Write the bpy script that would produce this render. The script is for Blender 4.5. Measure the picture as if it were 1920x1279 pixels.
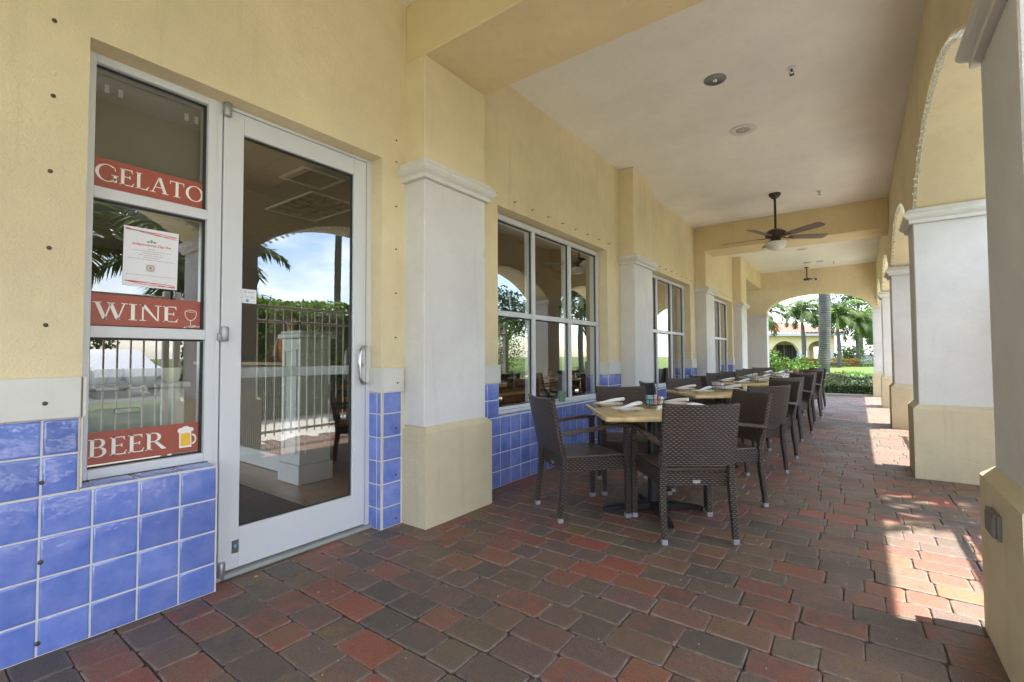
import bpy, math, random
from mathutils import Vector, Matrix
R = math.radians
random.seed(7)
sc = bpy.context.scene
for o in list(bpy.data.objects): bpy.data.objects.remove(o)

# ------------------------------------------------------------------ camera
cam_d = bpy.data.cameras.new("camera"); cam = bpy.data.objects.new("camera", cam_d)
sc.collection.objects.link(cam); sc.camera = cam
cam_d.sensor_width = 36; cam_d.lens = 881.8 / 1920 * 36; cam_d.clip_start = .05; cam_d.clip_end = 2000
YAW, PIT, ROL = .63392594, .0323785, .00458594
fw = Vector((-math.sin(YAW) * math.cos(PIT), math.cos(YAW) * math.cos(PIT), math.sin(PIT)))
rt = Vector((math.cos(YAW), math.sin(YAW), 0)); dn = fw.cross(rt)
r2 = rt * math.cos(ROL) + dn * math.sin(ROL); d2 = dn * math.cos(ROL) - rt * math.sin(ROL)
cam.matrix_world = Matrix(((r2.x, -d2.x, -fw.x, 0), (r2.y, -d2.y, -fw.y, 0), (r2.z, -d2.z, -fw.z, 1.13), (0, 0, 0, 1)))

# ------------------------------------------------------------------ sky, sun, exposure
SUN_EL, SUN_X, SUN_Y = R(70), .97, .22
w = bpy.data.worlds.new("World"); sc.world = w; w.use_nodes = True
nt = w.node_tree; nt.nodes.clear()
def nd(nt, t, **k):
    n = nt.nodes.new(t)
    for a, b in k.items():
        if a.startswith('i_'):
            n.inputs[int(a[2:]) if a[2:].isdigit() else a[2:].replace('_', ' ')].default_value = b
        else: setattr(n, a, b)
    return n
sky = nd(nt, 'ShaderNodeTexSky', sky_type='NISHITA', sun_disc=False, sun_elevation=SUN_EL, sun_rotation=math.atan2(SUN_X, SUN_Y))
tc = nd(nt, 'ShaderNodeTexCoord')
mp = nd(nt, 'ShaderNodeMapping'); mp.inputs['Scale'].default_value = (1, 1, 2.6); mp.inputs['Location'].default_value = (.7, .3, .1)
nz = nd(nt, 'ShaderNodeTexNoise', i_Scale=2.1, i_Detail=7.0, i_Roughness=.56)
rp = nd(nt, 'ShaderNodeValToRGB'); rp.color_ramp.elements[0].position = .47; rp.color_ramp.elements[1].position = .66
nz2 = nd(nt, 'ShaderNodeTexNoise', i_Scale=4.5, i_Detail=5.0)
cr = nd(nt, 'ShaderNodeValToRGB'); cr.color_ramp.elements[0].position = .35; cr.color_ramp.elements[1].position = .65
cr.color_ramp.elements[0].color = (5.2, 5.45, 5.9, 1); cr.color_ramp.elements[1].color = (10.6, 10.6, 10.8, 1)
mx = nd(nt, 'ShaderNodeMix', data_type='RGBA')
bg = nd(nt, 'ShaderNodeBackground', i_Strength=.15); ow = nd(nt, 'ShaderNodeOutputWorld')
L = nt.links.new
L(tc.outputs['Generated'], mp.inputs[0]); L(mp.outputs[0], nz.inputs[0]); L(mp.outputs[0], nz2.inputs[0])
L(nz.outputs[0], rp.inputs[0]); L(nz2.outputs[0], cr.inputs[0])
L(rp.outputs[0], mx.inputs[0]); L(sky.outputs[0], mx.inputs[6]); L(cr.outputs[0], mx.inputs[7])
L(mx.outputs[2], bg.inputs[0]); L(bg.outputs[0], ow.inputs[0])
sd = bpy.data.lights.new("sun", 'SUN'); sd.energy = 3.1; sd.angle = R(.53); sd.color = (1, .95, .87)
so = bpy.data.objects.new("sun", sd); sc.collection.objects.link(so)
h_ = math.cos(SUN_EL) / math.hypot(SUN_X, SUN_Y)
so.rotation_euler = Vector((SUN_X * h_, SUN_Y * h_, math.sin(SUN_EL))).to_track_quat('Z', 'Y').to_euler()
so.location = (6, 3, 12)
sc.view_settings.view_transform = 'Standard'; sc.view_settings.look = 'None'
sc.view_settings.gamma = 1; sc.view_settings.exposure = 2.42
sc.render.engine = 'CYCLES'
sc.cycles.max_bounces = 10; sc.cycles.diffuse_bounces = 6; sc.cycles.transparent_max_bounces = 12

# ------------------------------------------------------------------ object helpers
LOC = {}
def link(o): sc.collection.objects.link(o); return o
def tag(o, label=None, cat=None, group=None, kind=None):
    if label: o['label'] = label
    if cat: o['category'] = cat
    if group: o['group'] = group
    if kind: o['kind'] = kind
    return o
def empty(name, loc, label, cat, group=None, rz=0):
    o = link(bpy.data.objects.new(name, None)); o.location = loc; o.rotation_euler.z = rz; o.empty_display_size = .1
    LOC[o.name] = Vector(loc); return tag(o, label, cat, group)
def wloc(o):
    v = Vector((0, 0, 0))
    while o is not None: v += Vector(o.location); o = o.parent
    return v
class MB:
    def __init__(s): s.v = []; s.f = []; s.at = []; s.cur = 0.0; s.uv = None
    def add(s, vs, fs):
        b = len(s.v); s.v += [tuple(p) for p in vs]; s.f += [tuple(i + b for i in f) for f in fs]; s.at += [s.cur] * len(vs); return b
    def box(s, a, b, bev=0):
        (x0, y0, z0), (x1, y1, z1) = a, b
        if x0 > x1: x0, x1 = x1, x0
        if y0 > y1: y0, y1 = y1, y0
        if z0 > z1: z0, z1 = z1, z0
        if not bev:
            s.add([(x0,y0,z0),(x1,y0,z0),(x1,y1,z0),(x0,y1,z0),(x0,y0,z1),(x1,y0,z1),(x1,y1,z1),(x0,y1,z1)],
                  [(0,3,2,1),(4,5,6,7),(0,1,5,4),(1,2,6,5),(2,3,7,6),(3,0,4,7)]); return s
        e = min(bev, (x1-x0)*.49, (y1-y0)*.49, (z1-z0)*.49)
        rings = []
        for z, i in ((z0, e), (z0+e, 0), (z1-e, 0), (z1, e)):
            rings.append([(x0+i+ (e if not i else 0), y0+i, z), (x1-i-(e if not i else 0), y0+i, z), (x1-i, y0+i+(e if not i else 0), z), (x1-i, y1-i-(e if not i else 0), z),
                          (x1-i-(e if not i else 0), y1-i, z), (x0+i+(e if not i else 0), y1-i, z), (x0+i, y1-i-(e if not i else 0), z), (x0+i, y0+i+(e if not i else 0), z)])
        s.loft(rings, cap=True); return s
    def loft(s, rings, cap=True, closed=True):
        n = len(rings[0]); vs = [p for r in rings for p in r]; fs = []
        for k in range(len(rings)-1):
            for i in range(n if closed else n-1):
                j = (i+1) % n; fs.append((k*n+i, k*n+j, (k+1)*n+j, (k+1)*n+i))
        if cap: fs.append(tuple(reversed(range(n)))); fs.append(tuple((len(rings)-1)*n+i for i in range(n)))
        s.add(vs, fs); return s
    def tube(s, pts, rad, n=8, cap=True, sq=None):
        pts = [Vector(p) for p in pts]; rings = []; up = None
        for i, p in enumerate(pts):
            t = (pts[min(i+1, len(pts)-1)] - pts[max(i-1, 0)]).normalized()
            if up is None: up = Vector((0,0,1)) if abs(t.z) < .9 else Vector((1,0,0))
            a = t.cross(up).normalized(); b = a.cross(t).normalized(); up = b
            r = rad[i] if isinstance(rad, (list, tuple)) else rad
            if sq:   # rounded rectangle section (w along a, h along b)
                ww, hh = sq[i] if isinstance(sq, list) else sq; e = .25
                cs = [(-1,-1+e),(-1,1-e),(-1+e,1),(1-e,1),(1,1-e),(1,-1+e),(1-e,-1),(-1+e,-1)]
                rings.append([p + a*(c[0]*ww/2) + b*(c[1]*hh/2) for c in cs])
            else: rings.append([p + a*(r*math.cos(2*math.pi*k/n)) + b*(r*math.sin(2*math.pi*k/n)) for k in range(n)])
        s.loft(rings, cap); return s
    def lathe(s, prof, c=(0,0,0), n=20, ax='z'):
        rings = []
        for r, z in prof:
            ring = []
            for k in range(n):
                a = 2*math.pi*k/n; p = (r*math.cos(a), r*math.sin(a), z)
                if ax == 'x': p = (z, r*math.cos(a), r*math.sin(a))
                if ax == 'y': p = (r*math.cos(a), z, r*math.sin(a))
                ring.append((c[0]+p[0], c[1]+p[1], c[2]+p[2]))
            rings.append(ring)
        s.loft(rings, True); return s
    def build(s, name, mat, parent=None, smooth=False, uv=False, attr=None, weld=False, kind=None, orient=True):
        me = bpy.data.meshes.new(name); off = wloc(parent) if parent is not None else Vector((0,0,0))
        me.from_pydata([(p[0]-off.x, p[1]-off.y, p[2]-off.z) for p in s.v], [], s.f)
        if attr:
            a = me.attributes.new(attr, 'FLOAT', 'POINT'); a.data.foreach_set('value', s.at)
        if uv:
            ul = me.uv_layers.new(name='UVMap')
            for p in me.polygons:
                nx, ny, nz_ = abs(p.normal.x), abs(p.normal.y), abs(p.normal.z)
                for li in p.loop_indices:
                    c = me.vertices[me.loops[li].vertex_index].co
                    ul.data[li].uv = (c.y, c.z) if nx >= ny and nx >= nz_ else ((c.x, c.z) if ny >= nz_ else (c.x, c.y))
        if weld or orient:
            import bmesh
            bm = bmesh.new(); bm.from_mesh(me)
            if weld: bmesh.ops.remove_doubles(bm, verts=bm.verts, dist=1e-5)
            if orient: bmesh.ops.recalc_face_normals(bm, faces=bm.faces)
            bm.to_mesh(me); bm.free()
        if smooth:
            me.polygons.foreach_set('use_smooth', [True]*len(me.polygons))
        if smooth is not True and smooth:
            me.set_sharp_from_angle(angle=R(smooth))
        me.materials.append(mat)
        o = link(bpy.data.objects.new(name, me)); o.parent = parent
        if kind: o['kind'] = kind
        return o

# ------------------------------------------------------------------ materials
def mat(name): 
    m = bpy.data.materials.new(name); m.use_nodes = True; n = m.node_tree; n.nodes.clear()
    o = nd(n, 'ShaderNodeOutputMaterial'); b = nd(n, 'ShaderNodeBsdfPrincipled'); n.links.new(b.outputs[0], o.inputs[0]); return m, n, b
def pos(n, scale=None):
    g = nd(n, 'ShaderNodeNewGeometry'); 
    if scale is None: return g.outputs['Position']
    m = nd(n, 'ShaderNodeMapping'); m.inputs['Scale'].default_value = scale; n.links.new(g.outputs['Position'], m.inputs[0]); return m.outputs[0]
def noise(n, vec, scale, detail=4, rough=.5):
    z = nd(n, 'ShaderNodeTexNoise', i_Scale=scale, i_Detail=detail, i_Roughness=rough); n.links.new(vec, z.inputs[0]); return z.outputs[0]
def ramp(n, fac, els, interp='LINEAR'):
    r = nd(n, 'ShaderNodeValToRGB'); r.color_ramp.interpolation = interp
    e = r.color_ramp.elements
    while len(e) < len(els): e.new(.5)
    for i, (p, c) in enumerate(els): e[i].position = p; e[i].color = (c[0], c[1], c[2], 1) if not isinstance(c, (int, float)) else (c, c, c, 1)
    n.links.new(fac, r.inputs[0]); return r.outputs[0]
def mixc(n, fac, a, b, mode='MIX'):
    m = nd(n, 'ShaderNodeMix', data_type='RGBA', blend_type=mode)
    for v, i in ((fac, 0), (a, 6), (b, 7)):
        if isinstance(v, (int, float)): m.inputs[i].default_value = v
        elif isinstance(v, tuple): m.inputs[i].default_value = (*v, 1)
        else: n.links.new(v, m.inputs[i])
    return m.outputs[2]
def math_(n, op, a, b=0.0, c=None):
    m = nd(n, 'ShaderNodeMath', operation=op)
    for v, i in ((a, 0), (b, 1), (c, 2)):
        if v is None: continue
        if isinstance(v, (int, float)): m.inputs[i].default_value = v
        else: n.links.new(v, m.inputs[i])
    return m.outputs[0]
def bump(n, b, h, dist, strength=1.0):
    u = nd(n, 'ShaderNodeBump', i_Strength=strength, i_Distance=dist); n.links.new(h, u.inputs['Height']); n.links.new(u.outputs[0], b.inputs['Normal'])
def simple(name, col, rough=.5, metal=0, var=.12, nscale=30, bmp=0, spec=.5):
    m, n, b = mat(name); p = pos(n)
    z = noise(n, p, nscale, 4)
    c = mixc(n, z, tuple(x*(1-var) for x in col), tuple(min(1, x*(1+var)) for x in col))
    n.links.new(c, b.inputs['Base Color']); b.inputs['Roughness'].default_value = rough; b.inputs['Metallic'].default_value = metal
    b.inputs['Specular IOR Level'].default_value = spec
    if bmp: bump(n, b, noise(n, p, nscale*6, 3), bmp)
    return m
def stucco(name, col, scale=95, dist=.005, dirt=.18):
    m, n, b = mat(name); p = pos(n)
    big = noise(n, p, 1.1, 5, .6); mid = noise(n, p, 9, 4, .6); fine = noise(n, p, scale, 5, .65)
    c = mixc(n, ramp(n, big, [(.3, 0.0), (.7, 1.0)]), tuple(x*(1-dirt*.55) for x in col), tuple(min(1, x*1.05) for x in col))
    spots = ramp(n, noise(n, p, 5.5, 2, .3), [(.76, 0.0), (.83, 1.0)])
    c = mixc(n, math_(n, 'MULTIPLY', spots, dirt*1.6), c, tuple(x*.55 for x in col))
    c = mixc(n, math_(n, 'MULTIPLY', ramp(n, mid, [(.35, 1.0), (.6, 0.0)]), dirt*.5), c, tuple(x*.75 for x in col))
    st_n = noise(n, pos(n, (7, 7, .55)), 1.6, 5, .65)
    c = mixc(n, math_(n, 'MULTIPLY', ramp(n, st_n, [(.56, 0.0), (.74, 1.0)]), dirt*.9), c, tuple(x*.6 for x in col))
    n.links.new(c, b.inputs['Base Color']); b.inputs['Roughness'].default_value = .85; b.inputs['Specular IOR Level'].default_value = .25
    bump(n, b, math_(n, 'ADD', fine, math_(n, 'MULTIPLY', noise(n, p, scale*.3, 3), .6)), dist); return m
M = {}
M['yellow'] = stucco('yellow_stucco', (.81, .69, .445), dirt=.26)
M['yellow2'] = stucco('yellow_stucco_inner', (.78, .64, .37), dirt=.22)
M['white_st'] = stucco('white_stucco', (.74, .72, .69), dist=.004, dirt=.26)
M['beige_st'] = stucco('beige_stucco', (.68, .59, .40), dirt=.30)
M['trim'] = stucco('painted_trim', (.72, .70, .65), scale=60, dist=.0012, dirt=.24)
M['ceil'] = stucco('ceiling_paint', (.86, .83, .73), scale=55, dist=.003, dirt=.13)
M['alu'] = simple('white_aluminium', (.66, .67, .69), .38, 0, .03, 4)
M['steel'] = simple('brushed_steel', (.52, .52, .51), .28, 1, .06, 60)
M['cap_alu'] = simple('satin_cap', (.42, .42, .44), .35, .4)
M['hinge'] = simple('grey_hinge', (.40, .40, .41), .4, .7, .08, 30)
M['dark'] = simple('near_black', (.02, .02, .02), .6)
M['grey_seal'] = simple('grey_seal', (.33, .34, .32), .6)
M['black'] = simple('black_metal', (.022, .022, .024), .38, .2, .2, 20)
M['bronze'] = simple('bronze_metal', (.075, .052, .04), .42, .4, .15, 20)
M['blade'] = simple('fan_blade', (.20, .15, .11), .5, 0, .2, 12)
M['grille'] = simple('grille_grey', (.45, .42, .37), .7)
M['opal'] = simple('opal_glass', (.78, .76, .70), .25)
M['screw'] = simple('old_screw', (.09, .075, .06), .5, .6)
M['china'] = simple('plate_china', (.80, .77, .70), .16, 0, .03)
M['cloth'] = simple('napkin_cloth', (.82, .81, .79), .9, 0, .05, 40, .001)
M['grout'] = simple('tile_grout', (.68, .65, .60), .9, 0, .1, 60, .0004)
M['sand'] = simple('joint_sand', (.13, .115, .095), .95, 0, .35, 50, .003)
M['paper'] = simple('paper', (.80, .80, .84), .35, 0, .02)
M['sign'] = simple('sign_red', (.36, .085, .055), .4, 0, .06, 3)
M['ink_white'] = simple('white_letters', (.85, .82, .74), .5, 0, .02)
M['ink_red'] = simple('red_ink', (.62, .05, .05), .5)
M['ink_grey'] = simple('grey_ink', (.30, .30, .36), .5)
M['ink_green'] = simple('green_ink', (.12, .40, .22), .5)
M['ink_blue'] = simple('blue_ink', (.05, .42, .72), .5)
M['beer'] = simple('beer_yellow', (.85, .50, .04), .4)
M['wood'] = simple('cherry_wood', (.26, .09, .03), .35, 0, .3, 14)
M['woodtop'] = simple('oak_wood', (.52, .28, .09), .3, 0, .2, 14)
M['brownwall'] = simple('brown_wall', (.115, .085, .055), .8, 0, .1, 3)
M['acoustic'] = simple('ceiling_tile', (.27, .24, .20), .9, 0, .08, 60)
M['panel_w'] = simple('painted_panel', (.70, .70, .68), .5, 0, .04, 4)
M['mat'] = simple('door_mat', (.055, .035, .03), .95, 0, .3, 120, .003)
M['cream'] = stucco('cream_building', (.62, .50, .31), scale=30)
M['white_b'] = stucco('white_building', (.52, .52, .54), scale=30)
M['fence'] = simple('fence_paint', (.74, .72, .69), .45)
M['bark'] = simple('bark', (.16, .125, .09), .9, 0, .3, 12, .01)
M['concrete'] = simple('kerb_concrete', (.52, .50, .46), .9, 0, .15, 12, .002)
M['asphalt'] = simple('asphalt', (.06, .06, .062), .9, 0, .2, 40, .002)
M['car'] = simple('car_paint', (.62, .64, .66), .25, .1, .02)
M['tire'] = simple('tyre', (.02, .02, .02), .8)
M['pink'] = simple('pink_packets', (.72, .40, .40), .6, 0, .2, 80)
M['teal'] = simple('teal_packets', (.30, .55, .58), .6, 0, .2, 80)
M['salt'] = simple('shaker_salt', (.72, .62, .52), .4)
M['bread'] = simple('dried_gourd', (.36, .24, .15), .8, 0, .3, 30)
# glazing: mostly mirror-like at grazing angle, dark see-through otherwise
m, n, b = mat('window_glass'); n.nodes.remove(b)
lw = nd(n, 'ShaderNodeLayerWeight', i_Blend=.5); tr = nd(n, 'ShaderNodeBsdfTransparent'); tr.inputs[0].default_value = (.76, .78, .76, 1)
gl = nd(n, 'ShaderNodeBsdfGlossy', i_Roughness=0.0); gl.inputs[0].default_value = (1, 1, 1, 1)
ms = nd(n, 'ShaderNodeMixShader'); f2 = math_(n, 'MINIMUM', math_(n, 'MULTIPLY_ADD', math_(n, 'POWER', lw.outputs['Facing'], 3.2), 1.15, .19), 1.0)
n.links.new(f2, ms.inputs[0]); n.links.new(tr.outputs[0], ms.inputs[1]); n.links.new(gl.outputs[0], ms.inputs[2])
n.links.new(ms.outputs[0], [x for x in n.nodes if x.type == 'OUTPUT_MATERIAL'][0].inputs[0]); M['glass'] = m
m, n, b = mat('clear_glass'); b.inputs['Base Color'].default_value = (.9, .93, .9, 1); b.inputs['Roughness'].default_value = .08
b.inputs['Transmission Weight'].default_value = .85; b.inputs['Alpha'].default_value = .65; M['bulb'] = m
m, n, b = mat('green_votive'); b.inputs['Base Color'].default_value = (.28, .48, .36, 1); b.inputs['Roughness'].default_value = .25; b.inputs['Transmission Weight'].default_value = .4; M['votive'] = m
# glazed blue tile
m, n, b = mat('blue_glazed_tile'); p = pos(n); g = nd(n, 'ShaderNodeNewGeometry')
c = mixc(n, ramp(n, noise(n, p, 9, 4, .6), [(.3, 0.0), (.72, 1.0)]), (.105, .175, .53), (.22, .28, .63))
hs = nd(n, 'ShaderNodeHueSaturation'); n.links.new(c, hs.inputs['Color'])
n.links.new(math_(n, 'MULTIPLY_ADD', g.outputs['Random Per Island'], .3, .84), hs.inputs['Value']); 
n.links.new(hs.outputs[0], b.inputs['Base Color']); b.inputs['Roughness'].default_value = .09; b.inputs['Specular IOR Level'].default_value = .8
bump(n, b, noise(n, p, 13, 3, .5), .006, .8); M['tile'] = m
# tumbled pavers
m, n, b = mat('tumbled_paver'); p = pos(n); g = nd(n, 'ShaderNodeNewGeometry'); rnd = g.outputs['Random Per Island']
pal = [(q[0]*1.30, q[1]*1.25, q[2]*1.13) for q in [(.145,.105,.082),(.11,.088,.075),(.25,.082,.058),(.155,.115,.085),(.19,.10,.078),(.095,.082,.077),(.19,.125,.075),(.13,.10,.083),(.27,.092,.062),(.15,.10,.092),(.12,.10,.084),(.20,.115,.088),(.16,.12,.09),(.12,.09,.078)]]
ca = ramp(n, rnd, [(i/len(pal), c) for i, c in enumerate(pal)], 'CONSTANT')
r2_ = math_(n, 'FRACT', math_(n, 'MULTIPLY', rnd, 37.7)); cb = ramp(n, r2_, [(i/6, pal[k]) for i, k in enumerate((1, 8, 6, 3, 4, 9))], 'CONSTANT')
sh = nd(n, 'ShaderNodeVectorMath', operation='MULTIPLY_ADD'); n.links.new(p, sh.inputs[0]); sh.inputs[1].default_value = (1, 1, 1)
cmb = nd(n, 'ShaderNodeCombineXYZ'); n.links.new(math_(n, 'MULTIPLY', rnd, 50), cmb.inputs[0]); n.links.new(cmb.outputs[0], sh.inputs[2])
blot = ramp(n, noise(n, sh.outputs[0], 11, 6, .7), [(.38, 0.0), (.58, 1.0)])
c = mixc(n, math_(n, 'MULTIPLY', blot, .8), ca, cb)
c = mixc(n, ramp(n, noise(n, p, 210, 3, .7), [(.38, .55), (.55, 0.0)]), c, (.035, .027, .022))
c = mixc(n, ramp(n, noise(n, p, 130, 3, .7), [(.60, 0.0), (.72, .5)]), c, (.36, .27, .2))
at = nd(n, 'ShaderNodeAttribute', attribute_name='edge')
en = math_(n, 'MULTIPLY', at.outputs['Fac'], ramp(n, noise(n, p, 26, 3), [(.3, .0), (.7, .38)]))
c = mixc(n, en, c, (.40, .34, .30))
c = mixc(n, ramp(n, noise(n, p, .9, 4, .6), [(.3, .22), (.6, 0.0)]), c, (.045, .034, .028))
n.links.new(c, b.inputs['Base Color'])
n.links.new(ramp(n, noise(n, p, 3, 4), [(.3, .42), (.7, .68)]), b.inputs['Roughness']); b.inputs['Specular IOR Level'].default_value = .6
bump(n, b, math_(n, 'ADD', noise(n, p, 160, 4, .6), math_(n, 'MULTIPLY', noise(n, p, 28, 3), 1.3)), .0035); M['paver'] = m
# woven rattan
def weave(name, a, bb, base=(.020, .0115, .0075), hi=(.34, .25, .20), mode='weave'):
    m, n, b = mat(name); uv = nd(n, 'ShaderNodeUVMap'); s = nd(n, 'ShaderNodeSeparateXYZ'); n.links.new(uv.outputs[0], s.inputs[0])
    v = math_(n, 'DIVIDE', s.outputs[1], bb); row = math_(n, 'FLOOR', v)
    u = math_(n, 'MULTIPLY_ADD', row, .5, math_(n, 'DIVIDE', s.outputs[0], a))
    su = math_(n, 'ABSOLUTE', math_(n, 'SINE', math_(n, 'MULTIPLY', u, math.pi))); sv = math_(n, 'ABSOLUTE', math_(n, 'SINE', math_(n, 'MULTIPLY', v, math.pi)))
    h = math_(n, 'MULTIPLY', math_(n, 'POWER', su, .6), math_(n, 'POWER', sv, .6)) if mode == 'weave' else math_(n, 'POWER', sv, .6)
    c = mixc(n, ramp(n, math_(n, 'MULTIPLY', h, sv), [(.66, 0.0), (1.0, 1.0)]), base, hi)
    c = mixc(n, noise(n, pos(n), 14, 3), mixc(n, .45, c, (.035, .022, .017)), c)
    n.links.new(c, b.inputs['Base Color']); b.inputs['Roughness'].default_value = .3; b.inputs['Specular IOR Level'].default_value = .7
    bump(n, b, h, .006); return m
M['weave'] = weave('rattan_weave', .032, .0125)
M['weave_leg'] = weave('rattan_leg', .026, .0125)
M['weave_seat'] = weave('rattan_seat', .3, .0105, mode='rows')
M['weave_arm'] = weave('rattan_arm', .3, .0085, mode='rows')
# table resin
m, n, b = mat('travertine_resin'); p = pos(n)
c = ramp(n, noise(n, pos(n, (1, 2.2, 1)), 7, 6, .62), [(.25, (.46, .31, .10)), (.5, (.60, .44, .19)), (.75, (.72, .58, .33))])
n.links.new(c, b.inputs['Base Color']); b.inputs['Roughness'].default_value = .16; M['resin'] = m
# leaves
def leafm(name, cols, rough=.45, trans=.25):
    m, n, b = mat(name); g = nd(n, 'ShaderNodeNewGeometry')
    c = ramp(n, g.outputs['Random Per Island'], [((i+.5)/len(cols), q) for i, q in enumerate(cols)])
    n.links.new(c, b.inputs['Base Color']); b.inputs['Roughness'].default_value = rough; b.inputs['Specular IOR Level'].default_value = .4
    t = nd(n, 'ShaderNodeBsdfTranslucent'); n.links.new(c, t.inputs[0]); ms = nd(n, 'ShaderNodeMixShader', i_0=trans)
    o = [x for x in n.nodes if x.type == 'OUTPUT_MATERIAL'][0]
    n.links.new(b.outputs[0], ms.inputs[1]); n.links.new(t.outputs[0], ms.inputs[2]); n.links.new(ms.outputs[0], o.inputs[0]); return m
M['leaf'] = leafm('green_leaf', [(.025,.06,.010),(.045,.095,.013),(.07,.13,.018),(.035,.08,.012)])
M['leaf_b'] = leafm('bright_leaf', [(.065,.15,.014),(.11,.22,.02),(.16,.28,.03),(.055,.13,.014)], .5, .35)
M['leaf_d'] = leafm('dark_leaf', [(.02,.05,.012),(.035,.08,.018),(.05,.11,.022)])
M['leaf_v'] = leafm('variegated_leaf', [(.04,.10,.02),(.36,.42,.30),(.07,.15,.025),(.10,.20,.035),(.48,.52,.44),(.04,.09,.015)])
M['leaf_c'] = leafm('croton_leaf', [(.30,.07,.015),(.38,.25,.02),(.10,.14,.02),(.24,.035,.015),(.34,.20,.03),(.07,.12,.015)])
M['leaf_r'] = leafm('red_leaf', [(.35,.03,.03),(.48,.10,.06),(.15,.10,.03)])
M['frond'] = leafm('palm_frond', [(.028,.058,.008),(.055,.095,.012),(.10,.15,.018),(.035,.07,.011)], .7, .2)
M['frond_y'] = leafm('young_frond', [(.13,.23,.03),(.18,.28,.04),(.09,.18,.03)], .5, .35)
M['shaft'] = simple('palm_crownshaft', (.30, .38, .16), .5, 0, .15, 6)
m, n, b = mat('palm_trunk'); p = pos(n)
wv = nd(n, 'ShaderNodeTexWave', wave_type='BANDS', bands_direction='Z', i_Scale=4.2, i_Distortion=5.0, i_Detail=5.0); n.links.new(p, wv.inputs[0])
c = ramp(n, wv.outputs[0], [(.05, (.052,.048,.048)), (.35, (.075,.069,.069)), (.9, (.092,.086,.085))])
sp = nd(n, 'ShaderNodeSeparateXYZ'); n.links.new(p, sp.inputs[0])
c = mixc(n, ramp(n, noise(n, p, 3, 4), [(.4, 0.0), (.7, .35)]), c, (.20, .23, .11))
n.links.new(c, b.inputs['Base Color']); b.inputs['Roughness'].default_value = .9; bump(n, b, wv.outputs[0], .008); M['ptrunk'] = m
# lawn
m, n, b = mat('lawn_grass'); p = pos(n)
c = ramp(n, noise(n, p, 1.2, 8, .7), [(.3, (.075,.110,.006)), (.55, (.10,.150,.008)), (.8, (.13,.18,.012))])
c = mixc(n, ramp(n, noise(n, p, 60, 3, .7), [(.4, .5), (.6, 0.0)]), c, (.04,.10,.01))
n.links.new(c, b.inputs['Base Color']); b.inputs['Roughness'].default_value = .9; bump(n, b, noise(n, p, 70, 4), .05); M['grass'] = m
# clay roof tile
m, n, b = mat('clay_roof_tile'); p = pos(n); g = nd(n, 'ShaderNodeNewGeometry')
c = ramp(n, noise(n, p, 2.6, 5, .7), [(.3, (.30,.12,.085)), (.55, (.33,.14,.10)), (.8, (.36,.165,.125))])
n.links.new(c, b.inputs['Base Color']); b.inputs['Roughness'].default_value = .8; M['roof'] = m
# interior floor
m, n, b = mat('interior_floor_tile'); p = pos(n)
bt = nd(n, 'ShaderNodeTexBrick', offset=0.0, i_Scale=1.0); bt.inputs['Brick Width'].default_value = .33; bt.inputs['Row Height'].default_value = .33; bt.inputs['Mortar Size'].default_value = .004
bt.inputs['Color1'].default_value = (.42,.27,.15,1); bt.inputs['Color2'].default_value = (.50,.34,.20,1); bt.inputs['Mortar'].default_value = (.25,.18,.12,1); n.links.new(p, bt.inputs[0])
n.links.new(mixc(n, noise(n, p, 6, 4), bt.outputs[0], (.38,.24,.13)), b.inputs['Base Color']); b.inputs['Roughness'].default_value = .3; M['ifloor'] = m

# ================================================================== STRUCTURE
# --- ground
def smooth(a, b, x): t = max(0, min(1, (x-a)/(b-a))); return t*t*(3-2*t)
g = MB(); xs = [-400,-200,-100,-60,-40,-30,-20,-14,-9,-6,-3,0,3,6,9,14,20,30,40,60,100,200,400]; ys = [-300,-100,-40,-20,-8,0,8,14,17,20,24,28,32,36,40,44,48,54,60,80,120,200,400]
vs = [(x, y, -.06 + .22*smooth(22, 40, y)) for y in ys for x in xs]; n = len(xs)
g.add(vs, [(j*n+i, j*n+i+1, (j+1)*n+i+1, (j+1)*n+i) for j in range(len(ys)-1) for i in range(n-1)])
g.build('lawn', M['grass'], kind='structure', smooth=True)
MB().box((-12, -9, -.05), (1.0, 16.2, -.014)).build('floor_bed', M['sand'], kind='structure')
pv = MB()
def paver(mb, x0, x1, y0, y1, z):
    e = random.uniform(.008, .014); j = lambda: random.uniform(-.0026, .0026)
    base = [(x0+e, y0), (x1-e, y0), (x1, y0+e), (x1, y1-e), (x1-e, y1), (x0+e, y1), (x0, y1-e), (x0, y0+e)]
    base = [(a+j(), b+j()) for a, b in base]; cx, cy = (x0+x1)/2, (y0+y1)/2
    tx, ty = random.uniform(-.006, .006), random.uniform(-.006, .006)
    rings = []; 
    for ins, dz, ed in ((0, -.02, .6), (0, -.004, 1), (.0025, -.0012, 1), (.0065, 0, .5), (.016, .0004, 0)):
        ring = []
        for a, b in base:
            dx, dy = a-cx, b-cy; a2 = a - math.copysign(min(ins, abs(dx)), dx); b2 = b - math.copysign(min(ins, abs(dy)), dy)
            ring.append((a2, b2, z + dz + (a2-cx)*tx + (b2-cy)*ty))
        rings.append((ring, ed))
    b0 = len(mb.v)
    for ring, ed in rings: mb.cur = ed; mb.add(ring, [])
    for k in range(4):
        for i in range(8): q = (i+1) % 8; mb.f.append((b0+k*8+i, b0+k*8+q, b0+(k+1)*8+q, b0+(k+1)*8+i))
    mb.f.append(tuple(b0+32+i for i in range(8)))
y = -2.355
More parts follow.
